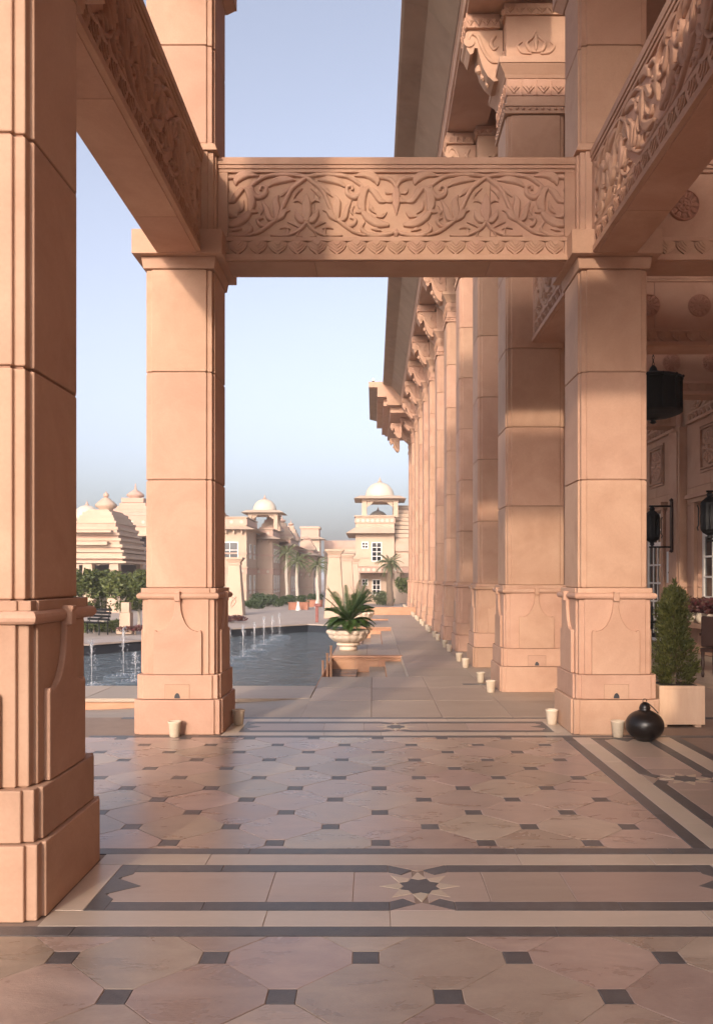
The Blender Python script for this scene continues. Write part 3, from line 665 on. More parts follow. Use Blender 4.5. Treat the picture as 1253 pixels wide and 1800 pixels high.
def glazed(y0, y1, z0, z1, cols, rows, trans, name):
    r = wbox(name, y0+.02, y1-.02, z0+.02, z0+.10, -.14, -.08, 'white')
    m = MB(); D0, D1 = .08, .14
    def bar(a, b, c, d, t=0): m.box(-b, -a, D0+t, D1-t, c, d)
    bar(y0+.02, y0+.09, z0+.10, z1-.02); bar(y1-.09, y1-.02, z0+.10, z1-.02); bar(y0+.09, y1-.09, z1-.09, z1-.02); bar(y0+.09, y1-.09, trans-.05, trans+.05)
    ym = (y0+y1)/2
    for i in range(1, cols):
        y = y0+.09+(y1-y0-.18)*i/cols; bar(y-.018, y+.018, z0+.10, trans-.05, .012); bar(y-.018, y+.018, trans+.05, z1-.09, .012)
    hs = [z0+.10+(trans-.05-z0-.10)*j/rows for j in range(1, rows)] + [(trans+.05+z1-.09)/2]
    for z in hs: bar(y0+.09, y1-.09, z-.018, z+.018, .015)
    m.obj('glazing_bars', M['white'], r)
    zs = [z0+.10] + hs[:-1] + [trans]
    for i in range(cols):
        a = y0+.09+(y1-y0-.18)*i/cols; b = y0+.09+(y1-y0-.18)*(i+1)/cols
        for c, d in list(zip(zs, zs[1:])) + [(trans, hs[-1]), (hs[-1], z1-.09)]:
            MB().box(-b+.005, -a-.005, .11, .12, c+.005, d-.005).obj('pane', M['glass'], r)
    return r
glazed(14.35, 16.05, .62, 2.95, 4, 4, 2.35, 'window'); glazed(17.95, 19.25, .02, 2.95, 4, 5, 2.25, 'door'); glazed(20.6, 22.2, .62, 2.95, 4, 4, 2.35, 'window')
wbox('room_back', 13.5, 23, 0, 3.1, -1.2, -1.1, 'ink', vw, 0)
for y0, y1, z0, z1 in OPEN:
    wbox('lintel', y0-.28, y1+.28, 3.06, 3.14, .002, .16); wbox('lintel', y0-.22, y1+.22, 2.98, 3.058, .002, .10)
    for a, b in ((y0-.16,y0-.02),(y1+.02,y1+.16)): wbox('architrave', a, b, z0, 2.978, .002, .07)
    if z0: wbox('sill', y0-.25, y1+.25, z0-.09, z0, .002, .28)
# ceiling over the veranda
ce = thing('veranda_ceiling', 'plain ceiling slab above the veranda cross beams', 'ceiling', (0,0,9.3))
for i in range(5): MB().box(2.2, WALLX+.3, -6+i*3, -6+(i+1)*3-.005, 0, .2).obj('ceiling_slab', M['pink'], ce)
# unseen block added behind the viewpoint to keep low sun off the portico floor
bw = thing('added_sun_block', 'unseen block added behind the viewpoint to shade the portico floor', 'building', (0,-14,0))
MB().box(-5.9, 12, -6, 0, -.4, 6.7).obj('wall', M['cream'], bw); MB().box(-5.9, 12.6, -6.6, .4, 6.702, 7.0).obj('roof', M['cream'], bw)
# ================================================================ far buildings
def window(par, x, y, z, w_, h_, nx, ny, axis='front', name='window'):
    rz = 0 if axis == 'front' else math.pi/2
    m = MB(); t_ = .07
    m.box(-w_/2-t_, w_/2+t_, -.06, 0, -t_, 0); m.box(-w_/2-t_, w_/2+t_, -.06, 0, h_, h_+t_); m.box(-w_/2-t_, -w_/2, -.06, 0, 0, h_); m.box(w_/2, w_/2+t_, -.06, 0, 0, h_)
    for i in range(1, nx): m.box(-w_/2+w_*i/nx-.025, -w_/2+w_*i/nx+.025, -.05, 0, 0, h_)
    for j in range(1, ny): m.box(-w_/2, w_/2, -.045, 0, h_*j/ny-.025, h_*j/ny+.025)
    o = link(name, cached(('win',w_,h_,nx,ny), lambda: m.data('window', M['white'])), par, (x,y,z), rz)
    for i in range(nx):
        for j in range(ny):
            link('pane', cached(('pane',w_/nx,h_/ny), lambda: MB().box(-w_/nx/2, w_/nx/2, -.02, .0, 0, h_/ny).data('pane', M['glass'])), o, (-w_/2+w_*(i+.5)/nx, -.004, h_*j/ny))
    return o
def dome_chattri(par, x, y, z, s, gap=True, post=1.3):
    if gap:
        for sx in (-1,1):
            for sy in (-1,1): MB().box(-.17*s, .17*s, -.17*s, .17*s, 0, post*s).obj('post', M['cream'], par, (x+sx*1.15*s, y+sy*1.15*s, z))
        z += post*s
        for sx in (-1,1): MB().plate([(sx*.95*s,0),(sx*.95*s,-.4*s),(sx*.75*s,-.25*s),(sx*.55*s,-.12*s),(sx*.5*s,0)][::sx], -.08*s, .08*s).obj('bracket', M['cream'], par, (x, y-1.15*s, z-.002))
        m = MB(); m.prism(rect(-1.35*s,1.35*s,-1.35*s,1.35*s), 0, .18*s); m.prism(rect(-1.9*s,1.9*s,-1.9*s,1.9*s), .185*s, .42*s, rect(-1.45*s,1.45*s,-1.45*s,1.45*s)); m.obj('canopy_eave', M['cream'], par, (x,y,z)); z += .42*s
    pr = [(1.06*s,0),(1.08*s,.08*s)] + [(1.08*s*math.cos(a), .08*s+1.05*s*math.sin(a)) for a in [i*math.pi/2/9 for i in range(1,9)]] + [(.05*s,1.15*s)]
    d = MB().lathe(pr, 28).obj('dome', M['dome'], par, (x,y,z), 0, True)
    MB().lathe([(.16*s,0),(.18*s,.06*s),(.06*s,.12*s),(.09*s,.2*s),(.02*s,.32*s),(.01*s,.42*s)], 10).obj('finial', M['creampink'], d, (0,0,1.13*s), 0, True)
def block(par, x0, x1, y0, y1, zt, ze, zf, ground=-.5, side_win=True, dots=True):
    """one villa block: walls, eave at ze, parapet to zt, painted frieze at zf"""
    MB().box(x0, x1, y0, y1, ground, ze).obj('wall', M['cream'], par)
    e = MB(); e.prism(rect(x0-.75,x1+.75,y0-.75,y1+.75), ze-.02, ze+.22, rect(x0-.1,x1+.1,y0-.1,y1+.1)); e.obj('eave', M['cream'], par)
    n = max(3, int((x1-x0)/.6))
    for i in range(n): MB().box(-.06, .06, -.4, -.002, -.3, -.021).obj('eave_bracket', M['cream'], par, (x0+(i+.5)*(x1-x0)/n, y0, ze))
    MB().box(x0+.02, x1-.02, y0+.02, y1-.02, ze+.222, zt-.08).obj('parapet', M['cream'], par)
    pf = MB().box(x0-.03, x1+.03, y0-.03, y1+.03, zt-.62, zt-.16).obj('parapet_frieze', M['creampink'], par)
    MB().box(x0-.10, x1+.10, y0-.10, y1+.10, zt-.078, zt).obj('coping', M['cream'], par)
    for z0, z1, p, mt in ((zf-.25,zf+.2,.04,'creampink'),(zf+.203,zf+.28,.12,'cream'),(zf+1.25,zf+1.36,.05,'creampink'),(ground+.95,ground+1.03,.05,'creampink')):
        MB().box(x0-p, x1+p, y0-p, y1+p, z0, z1).obj('string_course', M[mt], par)
    if dots:
        me = cached('dot', lambda: MB().plate([(.13*math.cos(a), .13*math.sin(a)) for a in [i*math.pi/4 for i in range(8)]], -.03, 0).data('boss', M['dome']))
        for zc, p in ((zt-.39,.03),(zf-.03,.04)):
            m_ = max(2, int((x1-x0)/.75))
            for i in range(m_): link('boss', me, par, (x0+(i+.5)*(x1-x0)/m_, y0-p, zc))
def sidewins(par, x, y0, y1, zs, n):
    for i in range(n):
        for z, h_ in zs: window(par, x, y0+(i+.5)*(y1-y0)/n, z, .5, h_, 1, 2, 'side')
def stepped(par, x, y, z, h0, n, st, mat='cream', dy=None):
    for i in range(n):
        h = h0*(1-i/(n+.8)); MB().box(-h, h, -h*(dy or 1), h*(dy or 1), 0, st*.55).obj('roof_tier', M[mat], par, (x,y,z+i*st)); 
        MB().box(-h*.93, h*.93, -h*.93*(dy or 1), h*.93*(dy or 1), st*.553, st).obj('roof_tier', M[mat if i % 2 else 'creampink'], par, (x,y,z+i*st))
    r = h0*.24; zz = z+n*st
    a = MB().lathe([(r*.7,0),(r*.75,r*.3),(r*1.25,r*.55),(r*1.3,r*.8),(r*1.0,r*1.1),(r*.4,r*1.35),(r*.2,r*1.5)], 28, (0,0,0), .025).obj('fluted_cap', M['creampink'], par, (x,y,zz), 0, True)
    MB().lathe([(r*.25,0),(r*.3,r*.15),(r*.12,r*.35),(r*.2,r*.5),(r*.04,r*.9),(.01,r*1.6)], 10).obj('finial', M['creampink'], a, (0,0,r*1.5), 0, True)
# left row of villas, stepping back
v = thing('villa', 'cream villa block with two glazed windows, nearest in the left row', 'villa', (0,0,0), 0, 'cream villas across the plaza')
block(v, -15.5, -9.5, 61, 66.4, 6.05, 5.1, 2.0)
window(v, -10.75, 61, 3.0, 1.15, 1.0+.1, 2, 2); window(v, -12.2, 61, 2.2, 1.2, 1.9, 2, 4)
sidewins(v, -9.5, 61.6, 66, [(3.0,1.0),(.3,1.3)], 2); stepped(v, -12.9, 63.6, 6.05, 1.5, 4, .36)
v = thing('villa', 'cream villa with an open domed kiosk on its roof, behind the nearest left villa', 'villa', (0,0,0), 0, 'cream villas across the plaza')
block(v, -15, -8.24, 66.6, 71.8, 5.5, 4.65, 2.0)
sidewins(v, -8.24, 67, 71.5, [(2.8,1.0),(.3,1.3)], 3); dome_chattri(v, -9.2, 69, 5.5, .93); stepped(v, -8.9, 71.2, 5.5, 1.0, 4, .34)
v = thing('villa', 'cream villa with stepped roof turrets behind the left palm trees', 'villa', (0,0,0), 0, 'cream villas across the plaza')
block(v, -14, -7.35, 72, 80, 5.0, 4.3, 2.0); sidewins(v, -7.35, 72.5, 79.5, [(2.6,.9),(.3,1.2)], 4)
for x, y, s_ in ((-8.3,74,1.15),(-7.9,78,.9),(-8.6,76,.8)): stepped(v, x, y, 5.0, s_, 4, .36)
v = thing('villa', 'low pale villa at the far end of the left row, behind the palms', 'villa', (0,0,0), 0, 'cream villas across the plaza')
block(v, -13, -6.0, 81, 90, 4.3, 3.7, 1.8); sidewins(v, -6.0, 82, 89, [(2.3,.9),(.2,1.2)], 3)
for x, y, s_ in ((-6.8,84,.9),(-7,88,.9)): stepped(v, x, y, 4.3, s_, 3, .36)
v = thing('tower', 'square pale tower with flat overhanging roof at the far end of the plaza', 'tower')
MB().box(-9.0, -6.6, 100, 103, -.5, 6.2).obj('wall', M['cream'], v); MB().prism(rect(-9.7,-5.9,99.3,103.7), 6.2, 6.45, rect(-9.1,-6.5,99.9,103.1)).obj('eave', M['cream'], v)
MB().box(-8.9, -6.7, 100.1, 102.9, 6.45, 7.5).obj('parapet', M['creampink'], v); MB().box(-9.05, -6.55, 99.95, 103.05, 7.5, 7.75).obj('coping', M['cream'], v)
v = thing('long_wing', 'long pale wing closing the far end of the plaza beside the tower', 'building')
MB().box(-6.4, 6, 106, 112, -.5, 4.6).obj('wall', M['cream'], v); MB().box(-6.4, 6, 105.9, 112, 5.3, 6.3).obj('parapet', M['creampink'], v); MB().prism(rect(-6.5,6.2,105.2,112), 4.602, 4.9, rect(-6.5,6,105.8,112)).obj('eave', M['cream'], v)
MB().box(-6.4, 6, 106, 112, 4.902, 5.298).obj('wall', M['cream'], v)
for i in range(6): window(v, -5.5+i*1.9, 106, .4, .8, 1.4, 2, 2)
# right villa with kiosk
Zv = 62; K = Zv/F
v = thing('kiosk_villa', 'cream two storey villa with twin domes and rooftop kiosk behind the deck', 'villa', (0,0,0))
x0, x1 = PX(625,Zv), PX(693,Zv)
hz = lambda y: CAMH+(VY-y)*K
MB().box(x0, x1, Zv, Zv+7, -.5, hz(930)).obj('wall', M['cream'], v)
MB().prism(rect(PX(608,Zv),x1,Zv-.8,Zv+7.5), hz(938), hz(927), rect(x0,x1,Zv-.1,Zv+7.1)).obj('eave', M['cream'], v)
MB().box(x0, x1, Zv+.02, Zv+7, hz(926.9), hz(908.5)).obj('parapet', M['cream'], v)
MB().box(x0-.06, x1+.06, Zv-.05, Zv+7, hz(919.5), hz(911)).obj('parapet_frieze', M['creampink'], v); MB().box(x0-.1, x1+.1, Zv-.1, Zv+7, hz(908.4), hz(906)).obj('coping', M['cream'], v)
for i in range(8): link('boss', CACHE['dot'], v, (x0+(i+.5)*(x1-x0)/8, Zv-.05, hz(915.2)))
for i in range(8): MB().box(-.05,.05,-.35,-.002,-.3,0).obj('eave_bracket', M['creampink'], v, (x0+(i+.5)*(x1-x0)/8, Zv, hz(932)))
window(v, PX(662,Zv), Zv, hz(985.5), 15*K, 31*K, 2, 4); window(v, PX(641.5,Zv), Zv, hz(963), 8.5*K, 9*K, 2, 2)
MB().box(x0+.02, PX(650,Zv), Zv-.06, Zv-.002, hz(982), hz(979.5)).obj('string_course', M['creampink'], v)
# projecting ground floor with frieze and pots
MB().box(PX(624,Zv), PX(716,Zv), Zv-2.0, Zv-.004, hz(1007), hz(997)).obj('arcade_frieze', M['creampink'], v)
MB().box(PX(624,Zv)-.1, PX(716,Zv), Zv-2.1, Zv-.004, hz(996.8), hz(994)).obj('coping', M['cream'], v)
for i in range(9): link('boss', CACHE['dot'], v, (PX(630+i*9,Zv), Zv-2.0, hz(1002)))
for xa, xb in ((624,633),(692,701)): MB().box(PX(xa,Zv), PX(xb,Zv), Zv-1.95, Zv-1.4, -.5, hz(1007.2)).obj('post', M['cream'], v)
window(v, PX(661.5,Zv), Zv, hz(1045), 12*K, 25*K, 2, 3, 'front', 'door'); window(v, PX(641.5,Zv), Zv, hz(1028), 8*K, 9*K, 2, 2)
for k, s_ in enumerate((.9,)):
    dome_chattri(v, PX(668,Zv), Zv+2.6, hz(907), 1.06, True, 1.15)
dome_chattri(v, PX(665,Zv), Zv+5.2, hz(908), .78, False)
st_ = thing('stepped_roof', 'grey banded stepped roof rising right of the kiosk villa', 'roof')
for i in range(9): MB().box(PX(695-i*.2+max(0,i-6)*2,Zv), PX(760,Zv), Zv+.6+i*.35, Zv+8, hz(952-i*8), hz(945.5-i*8)).obj('roof_tier', M['cream'], st_)
MB().box(PX(694,Zv), PX(760,Zv), Zv+.4, Zv+8, -.5, hz(952.5)).obj('wall', M['cream'], st_)
MB().box(PX(694,Zv), PX(760,Zv), Zv+.2, Zv+.398, hz(969), hz(957)).obj('balustrade', M['creampink'], st_)
# pylons
def pylon(x, y, w0, h, label):
    t = thing('pylon', label, 'pylon', (x,y,gz(x,y)), 0, 'tapered stone pylons on the plaza')
    MB().prism(rect(-w0,w0,-w0,w0), 0, h, rect(-w0*.58,w0*.58,-w0*.58,w0*.58)).obj('shaft', M['cream'], t, (0,0,0), 0, False, .03)
    m = MB()
    for s in (-1,1):
        q = MB(); stroke(q, [(-w0*.3,.4),(s*w0*.2,.75),(-s*w0*.3,1.0)], [.06,.1,.05], .03); m.merge(q, Matrix.Translation((0,-w0*.92,0)))
    m.obj('carving', M['creampink'], t)
    MB().box(-w0*.64,w0*.64,-w0*.64,w0*.64,h+.002,h+.12).obj('capital', M['creampink'], t); MB().prism(rect(-w0*.6,w0*.6,-w0*.6,w0*.6),h+.122,h+.3,rect(-w0*.85,w0*.85,-w0*.85,w0*.85)).obj('capital', M['cream'], t); MB().box(-w0*.9,w0*.9,-w0*.9,w0*.9,h+.302,h+.4).obj('capital', M['cream'], t)
    for s in (-1,1): MB().prism([(s*w0*.58,-.06),(s*w0*.72,-.06),(s*w0*.72,.06),(s*w0*.58,.06)][::s], .9, h, [(s*w0*.5,-.06),(s*w0*.56,-.06),(s*w0*.56,.06),(s*w0*.5,.06)][::s]).obj('buttress', M['creampink'], t)
pylon(PX(588,40), 40, .50, 2.98, 'tapered pink pylon standing behind the cycad bowl')
pylon(PX(611,47), 47, .44, 2.95, 'tapered pylon half hidden right behind the nearest right pylon')
pylon(PX(623,54), 54, .42, 2.9, 'farthest tapered pylon in front of the kiosk villa')
pylon(PX(413,43), 43, .5, 2.65, 'tapered pale pylon beside the fountain side of the left far pillar')
# temple-like pavilion at left
Zt = 46; K2 = Zt/F; ht = lambda y: CAMH+(VY-y)*K2
t = thing('pavilion', 'cream pavilion with a stepped pyramid roof and fluted cap above the clipped trees', 'pavilion', (PX(158,Zt), Zt, 0))
tiers = [(2.03,990,982,'creampink'),(2.0,982,972,'cream'),(1.85,971,962,'cream'),(1.75,962,950,'cream'),(1.62,950,940,'creampink'),(1.5,940,930,'cream'),(1.36,930,918,'creampink'),(1.22,918,908,'cream'),(.98,908,897,'cream'),(.7,897,892,'cream')]
for h, yb, yt, mt in tiers:
    MB().box(-h, h, 2.03-h, 5.6-(2.03-h), ht(yb)+.004, ht(yb)+(ht(yt)-ht(yb))*.45).obj('roof_tier', M['cream'], t)
    MB().box(-h*.87, h*.87, 2.03-h*.87, 5.6-(2.03-h*.87), ht(yb)+(ht(yt)-ht(yb))*.45+.003, ht(yt)).obj('roof_tier', M[mt], t)
for h, z0, z1 in ((.9,ht(958),ht(952)),(1.1,ht(936),ht(932))): MB().box(-h, h*1.1, -.1, .4, z0, z1).obj('roof_tier', M['cream'], t)
r = .5; MB().lathe([(r*.8,0),(r*.8,r*.3),(r*1.2,r*.55),(r*1.25,r*.8),(r*.9,r*1.15),(r*.35,r*1.6),(r*.15,r*1.7)], 32, (0,0,0), .03).obj('fluted_cap', M['cream'], t, (0,2.8,ht(892)), 0, True)
MB().lathe([(.1,0),(.17,.08),(.15,.22),(.03,.3),(.01,.4)], 10).obj('finial', M['creampink'], t, (0,2.8,ht(892)+r*1.68), 0, True)
for x in (-1.6,-.2,1.3):
    for y in (.4,4.8): MB().prism(rect(-.4,.4,-.3,.3), -.5, ht(990), rect(-.25,.25,-.25,.25)).obj('post', M['cream'], t, (x,y,0))
MB().box(-1.7, 1.7, 3, 3.2, -.5, ht(992)).obj('shade_backing', M['wood'], t)  # dark sheet, its colour stands in for the shade under the roof
Zs = 66; K3 = Zs/F; hs_ = lambda y: CAMH+(VY-y)*K3
t = thing('temple_hall', 'pale pink hall with stepped pyramid roof and dark porch, behind the left pavilion', 'building', (PX(222,Zs),Zs,0))
MB().box(-2.6, 3.2, 0, 5, hs_(942), hs_(926)).obj('wall', M['cream'], t); MB().box(-2.7, 3.3, -.1, 5, hs_(925.8), hs_(911)).obj('frieze', M['creampink'], t)
for i in range(6): link('boss', CACHE['dot'], t, (-2.2+i*.9, -.1, hs_(918)))
for i in range(5): MB().box(-1.85+i*.22, 2.4-i*.3, .3+i*.25, 4.5-i*.25, hs_(910.8-i*6), hs_(905.5-i*6)).obj('roof_tier', M['creampink'], t)
MB().box(-.85, 1.0, 1.4, 3.4, hs_(880.5), hs_(872)).obj('roof_tier', M['creampink'], t)
MB().lathe([(.5,0),(.5,.1),(.72,.22),(.72,.35),(.5,.55),(.15,.75),(.1,.85),(.03,1.3)], 24).obj('fluted_cap', M['creampink'], t, (.05,2.4,hs_(872)), 0, True)
MB().box(-2.6, 3.2, 2.5, 5, -.5, hs_(942.5)).obj('shade_backing', M['wood'], t)  # dark colour paints in the shade of the open porch
for x in (-2.4, 3.0): MB().box(x-.25, x+.25, 0, .5, -.5, hs_(942.3)).obj('post', M['cream'], t)
t = thing('domed_kiosk', 'pale domed kiosk peeking out beside the nearest left pillar', 'kiosk', (PX(143,76),76,0))
MB().box(-1.6, 1.6, 0, 3, -.5, 5.9).obj('wall', M['cream'], t); dome_chattri(t, 0, 1.5, 5.9, 1.15, True, .6)
# ================================================================ small things
def cup_mesh():
    return MB().lathe([(.0,.012),(.040,.0),(.047,.004),(.060,.135),(.064,.140),(.064,.150),(.057,.150),(.052,.125),(.0,.12)], 20)
CUPM = cup_mesh().data('clay_cup', M['cup'], True)
def cup(x, y, label, z=0):
    o = link('clay_cup', CUPM, None, (x,y,z), random.uniform(0,6)); s = random.uniform(.97,1.06); o.scale = (s,s,s)
    return tag(o, label, 'cup', 'clay cups at the feet of pillars and columns')
cup(PX(308,7.66), 7.64, 'cream clay cup in front of the free-standing left pillar')
cup(XL+.50, 8.28, 'shaded clay cup against the right side of the left far pillar')
cup(PX(1085,7.66), 7.65, 'pale clay cup between the right pillar and the black pot')
cup(XR-.50, 8.30, 'clay cup against the left side of the right far pillar')
for k, y in enumerate(CY):
    cup(CX-.61, y-.50, 'clay cup at the near corner of the %s colonnade column' % ORD[k])
    cup(CX-.61, y+.50, 'clay cup at the far corner of the %s colonnade column' % ORD[k])
# round black pot
t = thing('black_pot', 'round glossy black gourd-shaped pot on the floor before the conifer planter', 'pot', (PX(1133,7.47), 7.47, 0))
pr = [(0,0),(.07,.003)] + [(.172*math.sin(a), .142-.142*math.cos(a)) for a in [R(d) for d in range(30,165,9)]] + [(.046,.283),(.052,.30),(.040,.33),(.018,.352),(0,.356)]
MB().lathe(pr, 40).obj('body', M['blackpot'], t, (0,0,0), 0, True)
MB().tube([(.018*math.cos(a), 0, .365+.018*math.sin(a)) for a in [i*math.pi/5 for i in range(11)]], .004, 6).obj('ring', M['iron'], t)
MB().tube([(.02,-.01,.35),(.06,-.05,.31),(.10,-.07,.262)], .005, 6).obj('cord', M['iron'], t)
# conifer in a square planter
px_, py_ = PX(1201,8.1)-.01, 8.33
t = thing('planter', 'square pale stone planter holding the conifer, beside the right pillar', 'planter', (px_,py_,0))
m = MB(); w_, h_ = .228, .418
m.box(-w_, w_, -w_, w_, .03, h_-.03)
for a, b, c, d in ((-w_,w_,-w_,-w_+.03),(-w_,w_,w_-.03,w_),(-w_,-w_+.03,-w_+.03,w_-.03),(w_-.03,w_,-w_+.03,w_-.03)): m.box(a, b, c, d, h_-.031, h_)
m.obj('box', M['planter'], t, (0,0,0), 0, False, .004)
for sx in (-1,1):
    for sy in (-1,1): MB().box(-.03,.03,-.03,.03,0,.031).obj('foot', M['planter'], t, (sx*.17,sy*.17,0))
MB().box(-w_+.031, w_-.031, -w_+.031, w_-.031, h_-.03, h_-.012).obj('soil', M['soil'], t)
t = thing('conifer', 'bushy green conifer growing in the square stone planter', 'plant', (px_,py_,h_-.012))
MB().tube([(0,0,0),(.01,0,.3),(0,.01,.6),(0,0,.88)], [.022,.018,.012,.004], 7).obj('trunk', M['trunk'], t)
def sprigs(m, rnd, centre, n, size, rad):
    for _ in range(n):
        a = rnd.uniform(0,6.283); u = rnd.random()**.5
        p = Vector(centre) + Vector((math.cos(a)*rad*u, math.sin(a)*rad*u, rnd.uniform(-rad,rad)))
        d = (Vector((p.x,p.y,0))*rnd.uniform(.6,1.6) + Vector((rnd.uniform(-.12,.12), rnd.uniform(-.12,.12), rnd.uniform(.08,.26)))).normalized()
        s = size*rnd.uniform(.6,1.5); w0 = d.cross(Vector((rnd.uniform(-1,1),rnd.uniform(-1,1),rnd.uniform(-1,1)))).normalized()*s*.16
        m.add([p-w0, p+w0, p+d*s*.6+w0*.9, p+d*s, p+d*s*.6-w0*.9], [(0,1,2,3,4)])
rn = random.Random(3); m = MB()
for k in range(420):
    z = rn.uniform(.02,.97); env = (.185 + .045*math.sin(z*9) ) * (1 - max(0,(z-.5)/.5)**1.5*.80) * (.75+.25*min(1,z/.12))
    a = rn.uniform(0,6.283); r_ = env*rn.uniform(.35,1.1)
    sprigs(m, rn, (r_*math.cos(a), r_*math.sin(a), z), 34, .028, .036)
for k in range(26): sprigs(m, rn, (rn.uniform(-.012,.012)+.01, rn.uniform(-.012,.012), .92+k*.0058), 4, .03, .012)
m.obj('crown', M['conifer'], t)
# bowls with cycads on the deck tongues
def bowl(x, y, label, s=1):
    t = thing('stone_bowl', label, 'planter', (x,y,0), .2, 'lobed stone bowls along the pool')
    MB().lathe([(.0,0),(.17,0),(.185,.02),(.18,.075),(.165,.09),(.19,.10),(.235,.105),(.245,.12),(.24,.145),(.215,.16)], 36).obj('foot', M['urn'], t, (0,0,0), 0, True)
    m = MB(); n = 96; prof = [(.20,.16),(.30,.19),(.375,.25),(.41,.30),(.40,.318),(.43,.335),(.455,.365),(.452,.40),(.42,.425),(.385,.425),(.37,.40)]
    vs = []
    for i in range(n):
        a = 2*math.pi*i/n; lob = abs(math.sin(a*8))**.7
        for j, (r_, z) in enumerate(prof):
            k_ = 1 - (.09*(1-lob) if j >= 5 else .05*(1-lob)); vs.append((r_*k_*math.cos(a), r_*k_*math.sin(a), z))
    q = len(prof); m.add(vs, [(i*q+j, ((i+1)%n)*q+j, ((i+1)%n)*q+j+1, i*q+j+1) for i in range(n) for j in range(q-1)])
    m.obj('bowl', M['urn'], t, (0,0,0), 0, True)
    MB().lathe([(0,.41),(.37,.405),(.37,.39)], 32).obj('soil', M['soil'], t)
    return t
def frond_mesh(L, rise, droop, seed):
    rn = random.Random(seed); m = MB(); pts = []
    for i in range(15):
        u = i/14; pts.append(Vector((L*(u - .12*u*u), 0, rise*u - droop*u*u)))
    m.tube(pts, [.010*(1-.75*i/14)+.0015 for i in range(15)], 5)
    for i in range(2, 27):
        u = .10 + .90*i/27; k = u*14; j = min(int(k), 13); p = pts[j].lerp(pts[j+1], k-j); tn = (pts[j+1]-pts[j]).normalized()
        ll = L*.21*math.sin(math.pi*min(1,(u*.93+.07)))**.6*rn.uniform(.9,1.1) + .015
        for s in (-1,1):
            d = (Vector((0,s,0)) + tn*.75 + Vector((0,0,.28))).normalized(); wv = tn*.0062
            q = p + d*ll; mid_ = p + d*ll*.5 + Vector((0,0,.008))
            m.add([p-wv, p+wv, mid_+wv*1.2, q, mid_-wv*1.2], [(0,1,2,3,4)])
    return m
FR = [frond_mesh(*a).data('frond', M['cycad']) for a in ((.60,.34,.40,1),(.62,.58,.34,2),(.56,.80,.22,3),(.60,.20,.30,4),(.50,.95,.10,5))]
def cycad(x, y, z, label, s=1):
    t = thing('cycad', label, 'plant', (x,y,z), 0, 'cycads in the stone bowls')
    MB().lathe([(.075,-.02),(.10,.05),(.105,.14),(.085,.2),(.03,.24)], 12).obj('trunk', M['trunk'], t, (0,0,0), 0, True)
    rn = random.Random(int(y*10))
    for k in range(54):
        q = k/54; a = k*2.39996
        me = FR[4] if q > .9 else FR[2] if q > .68 else FR[1] if q > .46 else FR[0] if q > .2 else FR[3]
        o = link('frond', me, t, (0,0,.12+.10*q), a+rn.uniform(-.15,.15)); v_ = rn.uniform(.85,1.12)*s; o.scale = (v_,v_,v_); o.rotation_euler = (rn.uniform(-.12,.12), rn.uniform(-.1,.1), a)
    return t
B1 = (PX(612,16.75), 16.75); B2 = (-.42, 25.4)
bowl(*B1, 'nearest lobed stone bowl on the deck edge, holding the large cycad')
cycad(*B1, .40, 'large dark green cycad in the nearest stone bowl by the pool', 1.0)
bowl(*B2, 'farther lobed stone bowl half hidden behind the large cycad')
cycad(*B2, .40, 'farther cycad hidden behind the large cycad', .7)
# rail posts on the near steps
for x, y, h0, lb in ((-.66,12.7,.42,'tallest of three thin rail posts on the pool steps'),(-.72,12.72,.30,'middle of three thin rail posts on the pool steps'),(-.79,12.75,.18,'shortest of three thin rail posts, nearest the water')):
    o = MB().box(-.017,.017,-.02,.02,-.33,h0).box(-.021,.021,-.024,.024,h0+.001,h0+.014).obj('rail_post', M['orange'], None, (x,y,0), .0, False, .004); tag(o, lb, 'post', 'rail posts on the pool steps')
# drain slots by the first column
o = MB().box(-.17,.17,-.07,.07,-.004,.005).obj('floor_grate', M['dark'], None, (1.42,11.38,0), 0); tag(o, 'dark floor grate in the deck at the first column', 'grate')
# fountain jets
def jet(x, y, h, label, seed):
    rn = random.Random(seed); m = MB()
    t = thing('fountain_jet', label, 'fountain', (x,y,WATER), 0, 'fountain jets in the pool')
    pts = [(rn.uniform(-.006,.006), rn.uniform(-.006,.006), h*i/9) for i in range(10)]
    MB().tube(pts, [.005,.006,.007,.007,.009,.008,.011,.014,.018,.006], 7).obj('water_column', M['spray'], t, (0,0,0), 0, True)
    def drop(p, s):
        m.add([(p[0]+s,p[1],p[2]),(p[0]-s,p[1],p[2]),(p[0],p[1]+s,p[2]),(p[0],p[1]-s,p[2]),(p[0],p[1],p[2]+s*1.7),(p[0],p[1],p[2]-s*1.7)],
              [(0,2,4),(2,1,4),(1,3,4),(3,0,4),(2,0,5),(1,2,5),(3,1,5),(0,3,5)])
    for _ in range(110):
        u = rn.random(); r_ = .012 + .05*(1-u)**.7 + .03*abs(rn.gauss(0,1))*(1-u*.5)
        a = rn.uniform(0,6.283); drop((r_*math.cos(a), r_*math.sin(a), h*(1.02-(1-u)**1.3*.95)), rn.uniform(.003,.0075))
    for _ in range(40):
        a = rn.uniform(0,6.283); r_ = rn.uniform(.03,.22); drop((r_*math.cos(a), r_*math.sin(a), rn.uniform(.0,.05)), rn.uniform(.003,.008))
    d = m.obj('spray', M['spray'], t); d['kind'] = 'stuff'
    for r_ in (.10,.19,.30):
        q = MB(); n = 28
        q.v = [((r_+dr)*math.cos(2*math.pi*i/n)*(1+.05*math.sin(i*3)), (r_+dr)*math.sin(2*math.pi*i/n), zz) for i in range(n) for dr, zz in ((-.035,.001),(0,.018),(.035,.001))]
        q.f = [(i*3+j, ((i+1)%n)*3+j, ((i+1)%n)*3+j+1, i*3+j+1) for i in range(n) for j in (0,1)]
        q.obj('ripple', M['water'], t, (0,0,0), 0, True)
